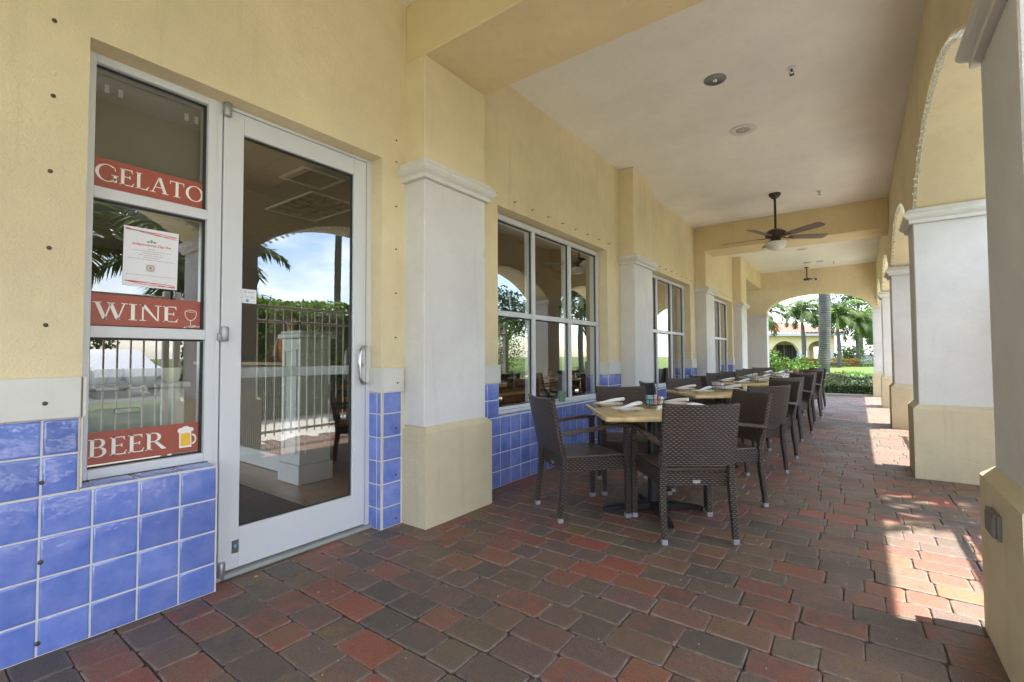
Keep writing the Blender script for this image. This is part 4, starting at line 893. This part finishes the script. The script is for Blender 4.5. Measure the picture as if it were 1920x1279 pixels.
# interior tables and wooden chairs
def wtable(x, y, lab):
    t = empty('wooden_table', (x, y, 0), lab, 'table', 'wooden tables inside the restaurant')
    MB().box((x-.38,y-.38,.715),(x+.38,y+.38,.75),.006).build('tabletop', M['woodtop'], t)
    MB().box((x-.33,y-.33,.64),(x+.33,y+.33,.7145)).build('apron', M['wood'], t)
    for sx in (-1,1):
        for sy in (-1,1): MB().box((x+sx*.31-.025,y+sy*.31-.025,0),(x+sx*.31+.025,y+sy*.31+.025,.6395)).build('leg', M['wood'], t)
wtable(-3.34, 3.95, 'small oak topped table right behind the first window'); wtable(-4.3, 5.6, 'oak topped table deeper inside behind the first window'); wtable(-3.6, 7.8, 'oak topped table behind the second window'); wtable(-5.8, 4.6, 'oak topped table farthest inside, near the brown wall')
def wchair():
    t = empty('wooden_chair', (0,0,0), 'x', 'chair', 'cherry wood chairs inside the restaurant')
    MB().box((-.21,-.2,.43),(.21,.22,.46),.008).build('seat', M['wood'], t)
    for sx in (-1,1):
        q = MB(); q.tube([(sx*.19,-.22,0),(sx*.19,-.19,.45),(sx*.19,-.25,.92)], .02, sq=(.035,.03)); q.build('rear_leg', M['wood'], t)
        q = MB(); q.tube([(sx*.18,.20,0),(sx*.18,.20,.4295)], .02, sq=(.035,.035)); q.build('front_leg', M['wood'], t)
    for k in range(3):
        q = MB(); z = .58+k*.12; q.tube([(-.172,-.205-.013*k,z),(0,-.225-.013*k,z+.01),(.172,-.205-.013*k,z)], .02, sq=(.012,.05)); q.build('back_slat', M['wood'], t)
    return t
wc = wchair(); first['wc'] = 1
for x, y, a, lab in ((-3.95,3.95,-90,'wooden ladder back chair at the oak table behind the first window, deep side'), (-3.34,4.62,180,'wooden ladder back chair at the far end of the oak table behind the first window'), (-3.75,5.5,90,'wooden chair at the deeper oak table, window side'), (-4.3,6.25,180,'wooden chair at the deeper oak table, far end'), (-3.6,7.15,0,'wooden chair in front of the table behind the second window'), (-3.05,7.8,90,'wooden chair close to the glass of the second window'), (-4.35,2.95,35,'wooden chair beside the white panelled post')):
    c = inst('wc', wc, (x, y, 0), R(a)); c['label'] = lab

# person inside
def person():
    t = empty('person', (-6.05, 3.3, 0), 'woman with long hair, sunglasses and orange top standing inside behind the glass door', 'person')
    me = bpy.data.meshes.new('body'); J = [(0,0,.95,.125),(0,0,1.12,.105),(0,0,1.30,.13),(0,0,1.42,.075),(0,.0,1.50,.052),(0,.01,1.60,.085),(0,.005,1.69,.07),
        (.17,0,1.40,.055),(.22,.04,1.13,.042),(.24,.27,1.06,.030),(.245,.36,1.06,.022),(-.17,0,1.40,.055),(-.22,.03,1.13,.042),(-.20,.25,1.05,.030),(-.19,.34,1.05,.022),
        (.09,0,.86,.10),(.10,.01,.48,.065),(.10,-.01,.09,.045),(.10,.14,.04,.035),(-.09,0,.86,.10),(-.10,.01,.48,.065),(-.10,-.01,.09,.045),(-.10,.14,.04,.035)]
    for sx, w0 in ((1, (.245,.36,1.06)), (-1, (-.19,.34,1.05))):
        for k in range(4): J.append((w0[0]+(k-1.5)*.018, w0[1]+.05, w0[2], .009)); J.append((w0[0]+(k-1.5)*.020, w0[1]+.085-(abs(k-1.5)*.008), w0[2]-.012, .007))
        J.append((w0[0]-sx*.035, w0[1]+.03, w0[2]+.002, .010)); J.append((w0[0]-sx*.045, w0[1]+.06, w0[2], .008))
    E_ = [(0,1),(1,2),(2,3),(3,4),(4,5),(5,6),(2,7),(7,8),(8,9),(9,10),(2,11),(11,12),(12,13),(13,14),(0,15),(15,16),(16,17),(17,18),(0,19),(19,20),(20,21),(21,22)]
    for h, b0 in ((10, 23), (14, 33)):
        for k in range(5): E_ += [(h, b0+2*k), (b0+2*k, b0+2*k+1)]
    me.from_pydata([j[:3] for j in J], E_, []); o = link(bpy.data.objects.new('body', me)); o.parent = t; me.materials.append(simple('skin', (.50,.27,.18), .5))
    mo = o.modifiers.new('s', 'SKIN'); sv = me.skin_vertices[0].data
    for i, j in enumerate(J): sv[i].radius = (j[3], j[3]*(.8 if i < 4 else 1)); sv[i].use_root = (i == 0)
    o.modifiers.new('u', 'SUBSURF').levels = 1; o.modifiers['u'].render_levels = 1
    q = MB(); P_ = Vector((-6.05,3.3,0))
    def rg(z, rx, ry, y0=0): return [(P_.x+rx*math.cos(2*math.pi*k/16), P_.y+y0+ry*math.sin(2*math.pi*k/16), z) for k in range(16)]
    q.loft([rg(.90,.165,.125), rg(1.05,.15,.115), rg(1.25,.175,.125), rg(1.38,.185,.11), rg(1.45,.10,.075), rg(1.46,.07,.06)]); q.build('top', simple('orange_top', (.65,.20,.06), .8), t, smooth=True)
    q = MB(); q.loft([rg(.03,.13,.09), rg(.5,.15,.11), rg(.93,.17,.13)]); q.build('skirt', M['dark'], t, smooth=True)
    q = MB(); q.loft([rg(1.32,.06,.03,-.075), rg(1.42,.095,.05,-.06), rg(1.55,.10,.085,-.03), rg(1.66,.098,.095,-.015), rg(1.73,.07,.07,-.005), rg(1.75,.02,.02)]); q.build('hair', simple('brown_hair', (.16,.06,.025), .5), t, smooth=True)
    q = MB()
    for sx in (-1,1): q.tube([(P_.x+sx*.035,P_.y+.088,1.605),(P_.x+sx*.035,P_.y+.097,1.605)], .024, 12)
    q.box((P_.x-.085,P_.y+.080,1.61),(P_.x+.085,P_.y+.088,1.617)); q.build('sunglasses', M['black'], t)
    q = MB(); q.tube([(P_.x,P_.y+.08,1.60),(P_.x,P_.y+.105,1.575),(P_.x,P_.y+.09,1.565)], [.008,.012,.006], 8); q.tube([(P_.x-.022,P_.y+.084,1.538),(P_.x,P_.y+.092,1.536),(P_.x+.022,P_.y+.084,1.538)], [.003,.006,.003], 6); q.build('nose_and_mouth', bpy.data.materials['skin'], t)
    t.rotation_euler.z = 0; return t
pr = person(); pr.rotation_euler.z = R(-150)

# ================================================================== GARDEN
rnd_ = random.Random(11)
def leaf(mb, p, s, d=None, wr=.5):
    d = d or Vector((rnd_.gauss(0,1), rnd_.gauss(0,1), rnd_.gauss(0,.8))); d.normalize()
    sd_ = d.cross(Vector((rnd_.gauss(0,1), rnd_.gauss(0,1), rnd_.gauss(0,1)))).normalized(); up = sd_.cross(d)*.12*s
    a, b = p - d*s*.5, p + d*s*.5; m_ = p + up
    mb.add([a, m_ - sd_*s*wr*.5, b, m_ + sd_*s*wr*.5], [(0,1,2),(0,2,3)])
def blob(mb, c, r, n, s, shell=.55, wr=.5):
    c = Vector(c)
    for _ in range(n):
        v = Vector((rnd_.gauss(0,1), rnd_.gauss(0,1), rnd_.gauss(0,1))).normalized(); k = shell + (1-shell)*rnd_.random()**.6
        k *= 1 + .12*math.sin(v.x*7+c.x)*math.cos(v.y*6)
        leaf(mb, c + Vector((v.x*r[0], v.y*r[1], v.z*r[2]))*k, s*rnd_.uniform(.7,1.3), None, wr)
def hedge_box(name, a, b, n, s, mt, lab, cat='hedge', wr=.55, rot=None, group=None, core=True):
    c = (Vector(a)+Vector(b))/2; t = empty(name, (c.x, c.y, min(a[2], b[2])), lab, cat, group)
    q = MB(); dx, dy, dz = (b[0]-a[0]), (b[1]-a[1]), (b[2]-a[2])
    for _ in range(n):
        x, y, z = rnd_.random(), rnd_.random(), rnd_.random(); f_ = rnd_.random(); in_ = rnd_.random()**2*.14
        if f_ < .38: z = 1-in_
        elif f_ < .55: y = in_
        elif f_ < .70: y = 1-in_
        elif f_ < .85: x = in_
        else: x = 1-in_
        lump = .06*math.sin(x*dx*3.1)+.05*math.sin(y*dy*2.7+1)
        leaf(q, Vector((a[0]+x*dx, a[1]+y*dy, a[2]+z*(dz+lump) + rnd_.uniform(-.02,.03))), s*rnd_.uniform(.7,1.4), None, wr)
    q.build('foliage', mt, t, orient=False)
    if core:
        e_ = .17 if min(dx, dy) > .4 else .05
        q = MB(); q.box((a[0]+e_, a[1]+e_, a[2]), (b[0]-e_, b[1]-e_, b[2]-e_*1.2), .05); q.build('dark_core', M['leaf_d'], t)  # plain dark box filling the hedge behind its leaves
    return t
def shrub(name, c, r, n, s, mt, lab, lobes=5, cat='shrub', wr=.5, group=None):
    t = empty(name, (c[0], c[1], c[2]), lab, cat, group); q = MB()
    for k in range(lobes):
        a = 2*math.pi*k/lobes + rnd_.random(); o = Vector((math.cos(a)*r[0]*.45, math.sin(a)*r[1]*.45, r[2]*rnd_.uniform(.35,.75)))
        blob(q, Vector(c)+o, (r[0]*.6, r[1]*.6, r[2]*.5), n//lobes, s, .35, wr)
    q.build('foliage', mt, t, orient=False)
    q = MB()
    for k in range(6): a = k*1.05; q.tube([(c[0]+.03*math.cos(a), c[1]+.03*math.sin(a), c[2]), (c[0]+r[0]*.3*math.cos(a), c[1]+r[1]*.3*math.sin(a), c[2]+r[2]*.8)], [.018,.006], 5)
    q.build('stems', M['bark'], t); return t
def tree(name, c, h, cr, n, s, mt, lab, group=None):
    t = empty(name, c, lab, 'tree', group); x, y, z = c; q = MB(); ends = []
    top = Vector((x+rnd_.uniform(-.3,.3), y+rnd_.uniform(-.3,.3), z+h*.5)); q.tube([(x,y,z-.1),(x,y,z+h*.25),top], [h*.030,h*.024,h*.018], 8)
    for k in range(7):
        a = 2*math.pi*k/7+rnd_.random()*.5; e_ = Vector((x+math.cos(a)*cr*.6, y+math.sin(a)*cr*.6, z+h*rnd_.uniform(.55,.9))); q.tube([top-Vector((0,0,h*.1*rnd_.random())), (top+e_)/2+Vector((0,0,.1*h*.3)), e_], [h*.012,h*.008,h*.003], 6); ends.append(e_)
    q.build('trunk', M['bark'], t, smooth=True); q = MB(); ends.append(top+Vector((0,0,h*.35)))
    for e_ in ends:
        for _ in range(3):
            blob(q, e_+Vector((rnd_.uniform(-.3,.3)*cr, rnd_.uniform(-.3,.3)*cr, rnd_.uniform(-.12,.16)*h)), (cr*.36, cr*.36, h*.12), n//(3*len(ends)), s, .3)
    q.build('crown', mt, t, orient=False); return t
def palm(c, h, rad, fl_, nf, lab, mt='frond', coconut=False, kind='palm_tree', shaft_h=1.3, droop=1.0, lf=.42, upright=0.0):
    t = empty(kind, c, lab, 'palm tree', 'palm trees in the garden'); x, y, z = c
    q = MB(); bulge = [1.25, 1.05, 1.0, 1.05, 1.1, 1.0, .85, .72]; pts = [(x + .02*h*math.sin(k*.5), y, z-.1 + h*k/7) for k in range(8)]
    q.tube(pts, [rad*b_ for b_ in bulge], 18); q.build('trunk', M['ptrunk'], t, smooth=True)
    tx, ty, tz = pts[-1]; q = MB(); q.tube([(tx,ty,tz-.02),(tx,ty,tz+shaft_h*.3),(tx,ty,tz+shaft_h)], [rad*.82,rad*.78,rad*.3], 12); q.build('crownshaft', M['shaft'] if not coconut else M['bark'], t, smooth=True)
    base = Vector((tx, ty, tz+shaft_h*.85))
    for k in range(nf):
        a = 2*math.pi*k*.382 + rnd_.uniform(-.15,.15); el = R(82 - 95*(k/nf)**.9)*1.0 + upright; d = Vector((math.cos(a), math.sin(a), 0)); L_ = fl_*rnd_.uniform(.88,1.1)
        p_ = base.copy(); ang = el; N_ = 22; rach = [p_.copy()]; q = MB()
        side = Vector((-d.y, d.x, 0))
        for i in range(N_):
            st_l = L_/N_; ang -= droop*R(4.2)*(.35+1.3*i/N_); p_ = p_ + (d*math.cos(ang) + Vector((0,0,math.sin(ang))))*st_l; rach.append(p_.copy())
            if i < 2: continue
            ll = lf*fl_*math.sin(math.pi*(.16+.80*i/N_))**.7*.62; tn = (d*math.cos(ang)+Vector((0,0,math.sin(ang)))); up = side.cross(tn)*-1
            for s_ in (-1,1):
                for rep in (0, .33, .66):
                    ld = (side*s_*1.0 + tn*.55 + Vector((0,0,-.55*rnd_.uniform(.4,1.4))) + up*rnd_.uniform(-.1,.35)).normalized(); b_ = p_ - tn*st_l*rep; tip = b_ + ld*ll + Vector((0,0,-.12*ll)); mid = b_ + ld*ll*.5; w_ = tn*(.025*fl_)*.5
                    q.add([b_-w_*.6, mid-w_, tip, mid+w_, b_+w_*.6], [(0,1,4),(1,3,4),(1,2,3)])
        q.tube(rach, [.022*(1-i/(N_+3))+.004 for i in range(N_+1)], 4); q.build('frond', M['frond_y'] if (k in (0,1)) else M[mt], t, orient=False)
    return t
# -- garden beyond the far arch
palm((-1.1, 21.0, -.06), 7.4, .188, 2.6, 14, 'big grey ringed palm trunk standing close beyond the far arch')
palm((-3.56, 44.5, .15), 3.7, .15, 2.15, 15, 'palm with drooping fronds left of the big trunk, in front of the far building', droop=1.35, shaft_h=1.0)
palm((-1.2, 43.8, .15), 3.05, .14, 2.2, 15, 'palm just right of the big trunk with yellow green new fronds', droop=1.3, shaft_h=1.1)
palm((-.05, 48.3, .15), 2.9, .13, 2.4, 17, 'bushy palm farthest right in the arch opening', droop=1.4, shaft_h=.9)
palm((-4.75, 33.6, .10), 3.15, .13, 2.2, 13, 'palm at the left edge of the far arch, mostly hidden by the pier', droop=1.5, shaft_h=.8)
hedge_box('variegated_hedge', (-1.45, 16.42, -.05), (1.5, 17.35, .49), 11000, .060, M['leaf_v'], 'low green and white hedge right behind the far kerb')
hedge_box('low_hedge', (-.75, 17.4, -.05), (1.6, 18.4, .50), 2600, .055, M['leaf_b'], 'bright green low planting just behind the variegated hedge')
for k, (x, y, h) in enumerate(((-2.45, 17.3, 1.15), (-1.85, 17.6, .92), (-1.45, 18.6, .98), (-2.9, 18.2, 1.25))):
    shrub('leafy_shrub', (x, y, -.05), (.55, .55, h), 1500, .095, M['leaf_b'], ['bright green leafy shrub by the left pier of the far arch', 'lower leafy shrub in front, nearest the garden light', 'leafy shrub beside the big palm trunk', 'tallest leafy shrub behind the left pier of the far arch'][k], group='leafy shrubs beyond the far arch')
shrub('red_shrub', (-.50, 19.0, -.05), (.30, .30, .62), 320, .10, M['leaf_r'], 'small red leaved plant at the foot of the big palm', 4)
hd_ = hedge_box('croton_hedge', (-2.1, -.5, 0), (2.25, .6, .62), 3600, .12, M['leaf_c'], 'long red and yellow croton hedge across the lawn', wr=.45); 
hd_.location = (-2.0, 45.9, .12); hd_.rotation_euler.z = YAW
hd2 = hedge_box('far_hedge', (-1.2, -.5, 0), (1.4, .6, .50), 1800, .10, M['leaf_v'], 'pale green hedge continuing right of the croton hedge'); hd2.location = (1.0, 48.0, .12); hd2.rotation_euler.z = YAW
bl = empty('garden_light', (-2.3, 19.4, -.05), 'dark bollard garden light with flared cap among the shrubs', 'garden light')
q = MB(); q.lathe([(.0001,-.05),(.075,-.05),(.07,.0),(.07,.70),(.0001,.70)], (-2.3,19.4,0), 16); q.build('post', M['bronze'], bl, smooth=40)
q = MB(); q.lathe([(.0001,.701),(.06,.701),(.06,.77),(.0001,.77)], (-2.3,19.4,0), 16); q.build('lamp_glass', M['opal'], bl, smooth=40)
q = MB(); q.lathe([(.0001,.771),(.155,.771),(.15,.79),(.09,.83),(.085,.88),(.06,.90),(.0001,.90)], (-2.3,19.4,0), 20); q.build('cap', M['bronze'], bl, smooth=40)
# -- far building, built in its own frame facing the terrace
FB = empty('clubhouse', (-4.5, 53.8, .1), 'far cream building with arches, white fascia and red clay tile roof', 'building')
def fpart(mb, name, m, smooth=False, parent=None, weld=False):
    o = mb.build(name, m, None, smooth=smooth, weld=weld); o.parent = parent or FB; return o
q = MB(); sg = [(-5.9,0),(-5.3,0),(-5.3,1.5)]
sg += arch_pts(-5.3,-2.55,1.5,2.62,16)[1:]+[(-2.55,0),(-1.5,0)] ; sg += [(-1.5,1.5)]+arch_pts(-1.5,.55,1.5,2.62,16)[1:]+[(.55,0),(.95,0)]
q = MB()
def bays(mb, t0, t1, bl_, zt):
    s = []; 
    for a, b in bl_: s += [(a, 1.55)] + arch_pts(a, b, 1.551, 2.55, 16)
    arch_wall(mb, [(bl_[0][0]-.45, 1.55)] + s + [(bl_[-1][1]+.45, 1.55)], zt, t0, t1, 'x')
BY = [(-6.4,-3.9),(-2.45,.25),(1.05,3.35)]; 
bays(q, 0, .4, BY, 3.05); fpart(q, 'arch_front', M['cream'], 30)
for a, b in ((-6.85,-6.4),(-3.9,-2.45),(.25,1.05),(3.35,3.8)):
    q = MB(); q.box((a+.03,.0,-.2),(b-.03,.4,1.549)); fpart(q, 'pier', M['white_b'])
q = MB(); q.box((-6.85,3.2,-.2),(2.3,3.4,3.05)); q.box((2.3,3.2,2.3),(3.8,3.4,3.05)); q.box((3.4,.4,2.0),(3.8,3.2,3.05)); q.box((3.3,3.2,-.2),(3.8,3.6,2.3)); fpart(q, 'back_wall', M['cream'])
for x in (-6.0,-5.0,-2.1,-1.2,-.1,.75,1.5):
    q = MB(); q.box((x,3.13,.2),(x+.62,3.19,2.2)); o_ = fpart(q, 'window', M['glass_dark'] if 'glass_dark' in M else M['dark']); q = MB(); q.box((x-.05,3.10,.15),(x,3.195,2.25)); q.box((x+.62,3.10,.15),(x+.67,3.195,2.25)); q.box((x,3.10,2.2),(x+.62,3.195,2.25)); fpart(q, 'window_frame', M['bronze'], parent=o_)
q = MB(); q.box((-7.4,-.55,3.051),(4.35,4.4,3.10)); q.box((-7.4,-.62,3.05),(4.42,-.551,3.27)); q.box((4.351,-.551,3.05),(4.42,4.4,3.27)); fpart(q, 'fascia', M['white_b'])
q = MB()
ridge = [(-9.5, 5.5, 5.9), (-4.5, 3.8, 5.3), (1.2, 3.0, 4.2)]
def roof_slope(mb, a, b, c, d, n):   # eave a->b, ridge d->c ; rolled clay tile rows
    a, b, c, d = map(Vector, (a, b, c, d)); nr = (b-a).cross(d-a).normalized(); nr = nr if nr.z > 0 else -nr
    for i in range(n):
        t0, t1 = i/n, (i+1)/n; P0, P1, Q0, Q1 = a.lerp(b,t0), a.lerp(b,t1), d.lerp(c,t0), d.lerp(c,t1); ra, rb = [], []
        for k in range(5): u_ = k/4; h_ = .15*math.sin(math.pi*u_); ra.append(P0.lerp(P1,u_)+nr*h_); rb.append(Q0.lerp(Q1,u_)+nr*h_)
        mb.loft([ra, rb], cap=False, closed=False)
roof_slope(q, (-7.6,-.72,3.30), (4.5,-.72,3.30), (1.4,2.6,4.35), (-7.6,2.6,4.95), 30)
roof_slope(q, (4.5,-.72,3.30), (4.5,5.0,3.30), (1.4,2.6,4.35), (1.4,2.6,4.35), 18)
roof_slope(q, (-9.8,1.0,3.5), (-2.6,1.9,4.45), (-6.5,5.0,5.9), (-9.8,5.0,6.0), 24)
q.box((-7.5,-.6,3.27),(4.4,4.5,3.31)); fpart(q, 'roof', M['roof'])
FB.rotation_euler.z = YAW; FB.location = (-4.9, 54.1, -.05)
# -- trees behind
TL = [((.3, 66, .1), 9.5, 3.6, 'leaf'), ((4.2, 72, .1), 11, 4.0, 'leaf_d'), ((1.6, 58, .1), 5.2, 2.3, 'leaf_b'), ((-3.5, 74, .1), 8.0, 3.6, 'leaf_d'), ((3.0, 61, .1), 6.2, 2.4, 'leaf'), ((8, 80, .1), 12, 4.5, 'leaf')]
TN = ['tall green tree behind the bushy palm', 'dark tall tree at the right behind the palms', 'small bright green tree between the two right hand palms', 'dark tree rising behind the far building', 'mid green tree at the right edge of the arch opening', 'tallest tree far right behind all others']
for (c, h, cr_r, mt), nm in zip(TL, TN): tree('leafy_tree', c, h, cr_r, 4200, .30, M[mt], nm, 'trees beyond the lawn')
shrub('round_bush', (2.2, 56, .1), (2.6, 1.6, 3.2), 3000, .2, M['leaf'], 'large dense bush filling the right side behind the palms', 8)
shrub('round_bush', (4.2, 58.5, .1), (2.2, 1.6, 2.4), 2200, .2, M['leaf_b'], 'bright green bush at the right edge behind the palms', 7)
shrub('round_bush', (-.6, 51.5, .1), (1.3, 1.2, 1.9), 2200, .18, M['leaf'], 'round green bush behind the two right hand palms')
tag(MB().box((.2, 63.0, .1), (7.5, 63.08, 1.15)).build('low_wall', M['white_b']), 'low white wall glimpsed behind the palms on the right', 'wall')
# -- garden side (seen mirrored in the glass)
def fence_section(y0, y1, lab):
    t = empty('metal_fence', (1.13, (y0+y1)/2, 0), lab, 'fence', 'pale metal fence sections beside the terrace')
    for z, nm in ((1.80,'top_rail'),(1.60,'upper_rail'),(.10,'bottom_rail')): MB().box((1.11, y0, z), (1.15, y1, z+.04), .003).build(nm, M['fence'], t)
    y = y0
    for k in range(2): MB().box((1.10, (y0, y1-.06)[k], -.05), (1.16, (y0, y1-.06)[k]+.06, 1.90), .004).build('post', M['fence'], t)
    n_ = int((y1-y0-.12)/.115); q0 = None
    for k in range(n_):
        yy = y0+.06+(k+.5)*(y1-y0-.12)/n_
        if q0 is None: q0 = MB().box((1.121, yy-.008, .06), (1.139, yy+.008, 1.8), .002).build('picket', M['fence'], t); yb0 = yy
        else: o = link(q0.copy()); o.parent = t; o.location.y = yy-yb0
fence_section(-1.0, 2.05, 'pale metal picket fence section beside the camera, on the garden side'); fence_section(2.1, 5.65, 'pale metal picket fence section mirrored in the glass door'); fence_section(5.7, 8.6, 'pale metal picket fence section beyond the second garden side column')
MB().box((1.02, -9, -.055), (3.6, 16, -.045)).build('side_path', M['concrete'], kind='structure')
MB().box((10.5, -10, -.058), (22, 60, -.050)).build('parking_lot', M['asphalt'], kind='structure')
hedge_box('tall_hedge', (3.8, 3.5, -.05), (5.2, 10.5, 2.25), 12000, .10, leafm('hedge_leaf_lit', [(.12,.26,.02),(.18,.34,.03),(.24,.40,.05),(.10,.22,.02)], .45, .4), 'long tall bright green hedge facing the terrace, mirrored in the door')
shrub('round_topiary', (5.4, 13.6, -.05), (1.2, 1.2, 2.4), 3600, .09, M['leaf_b'], 'round clipped bush mirrored in the first big window', 7)
palm((4.3, 6.4, -.05), 6.2, .07, 1.5, 12, 'slim palm mirrored in the glass door', shaft_h=.8)
tree('garden_tree', (2.35, 5.5, -.05), 7.6, 1.05, 5200, .13, M['leaf'], 'slim tree close to the terrace, shading the paving by the second column', 'trees on the garden side'); palm((5.9, 2.1, -.05), 3.1, .14, 2.8, 16, 'coconut palm mirrored in the narrow window panes', coconut=True, shaft_h=.4)
palm((8.5, 4.9, -.05), 3.3, .16, 2.6, 14, 'short palm behind the hedge, beside the slim one', shaft_h=.7); palm((10, 29, -.05), 4.6, .17, 2.8, 14, 'palm on the garden side mirrored in the right pane of the first window')
for k, (c, h, cr_r) in enumerate((((15, 27, -.05), 5.4, 3.2), ((13, 36, -.05), 7, 3.8), ((24, 14, -.05), 4.6, 3.0), ((26, 28, -.05), 6, 3.6), ((25, 5, -.05), 4.2, 2.6), ((14, 20, -.05), 4.2, 2.4))):
    tree('garden_tree', c, h, cr_r, 3000, .26, M['leaf' if k % 2 else 'leaf_d'], ['broad tree past the round clipped bush', 'farther broad tree up the garden side', 'tree across the car park, middle one', 'tree across the car park, far one', 'tree across the car park, near one', 'smaller tree beside the parking lot'][k], 'trees on the garden side')
def car(x, y, rz, lab):
    t = empty('parked_car', (0,0,0), lab, 'car', 'cars parked across the hedge'); q = MB()
    sec = [(-2.2,.35,.62,.62),(-2.15,.30,.85,.85),(-1.3,.28,.92,.95),(-.75,.28,.95,1.40),(.5,.28,.95,1.46),(1.3,.28,.95,.98),(2.1,.30,.80,.86),(2.25,.38,.60,.62)]
    rings = [[(-.86,s[0],s[1]),(.86,s[0],s[1]),(.90,s[0],s[2]),(.66 if s[3]>1.1 else .84,s[0],s[3]),(-.66 if s[3]>1.1 else -.84,s[0],s[3]),(-.90,s[0],s[2])] for s in sec]
    q.loft(rings); q.build('body', M['car'], t, smooth=30)
    q = MB(); q.loft([[(-.885,-.95,.98),(.885,-.95,.98),(.70,-.70,1.36),(-.70,-.70,1.36)], [(-.885,1.15,.98),(.885,1.15,.98),(.70,.5,1.40),(-.70,.5,1.40)]]); q.build('windows', M['dark'], t)
    for sx in (-1,1):
        for yy in (-1.35,1.4): q = MB(); q.lathe([(.0001,sx*.72),(.31,sx*.72),(.33,sx*.75),(.33,sx*.88),(.30,sx*.905),(.0001,sx*.905)], (0,yy,.33), 20, 'x'); wl = q.build('wheel', M['tire'], t, smooth=40); q = MB(); q.lathe([(.0001,sx*.906),(.19,sx*.906),(.18,sx*.915),(.0001,sx*.918)], (0,yy,.33), 16, 'x'); q.build('rim', M['steel'], wl)
    t.location = (x, y, -.05); t.rotation_euler.z = R(rz)
car(14.5, 1.6, 90, 'silver parked car mirrored faintly in the lowest narrow pane'); car(14.5, 4.6, 88, 'pale parked car next to the silver one, farther along')

q = MB(); q.tube([(-2.48,1.17,-.004),(-2.478,1.172,.012),(-2.475,1.176,.022)], .0016, 5); fl0 = empty('tiny_weed', (-2.48,1.17,0), 'tiny yellow flowered weed growing by the door threshold', 'weed'); q.build('stem', M['leaf_b'], fl0)
q = MB()
for k in range(7): a = k*.9; q.add([(-2.475,1.176,.022),(-2.475+.008*math.cos(a),1.176+.008*math.sin(a),.026),(-2.475+.012*math.cos(a+.4),1.176+.012*math.sin(a+.4),.024),(-2.475+.008*math.cos(a+.8),1.176+.008*math.sin(a+.8),.026)], [(0,1,2,3)])
q.build('petals', M['beer'], fl0)

q = MB()
for k in range(130):
    a_, f_ = random.uniform(-2.2, .3), random.uniform(.9, 6.5); r_ = random.uniform(.002, .006); an = random.uniform(0, 6.3)
    P_ = [(a_+r_*math.cos(an+i*1.26)*random.uniform(.5,1.1), f_+r_*.6*math.sin(an+i*1.26), .0035) for i in range(5)]
    q.loft([P_, [(p_[0]*.999+a_*.001, p_[1], .006) for p_ in P_]])
tag(q.build('crumbs', simple('crumb', (.52, .45, .36), .9)), 'tiny pale crumbs and bits scattered over the brick pavers', 'crumbs', None, 'stuff')
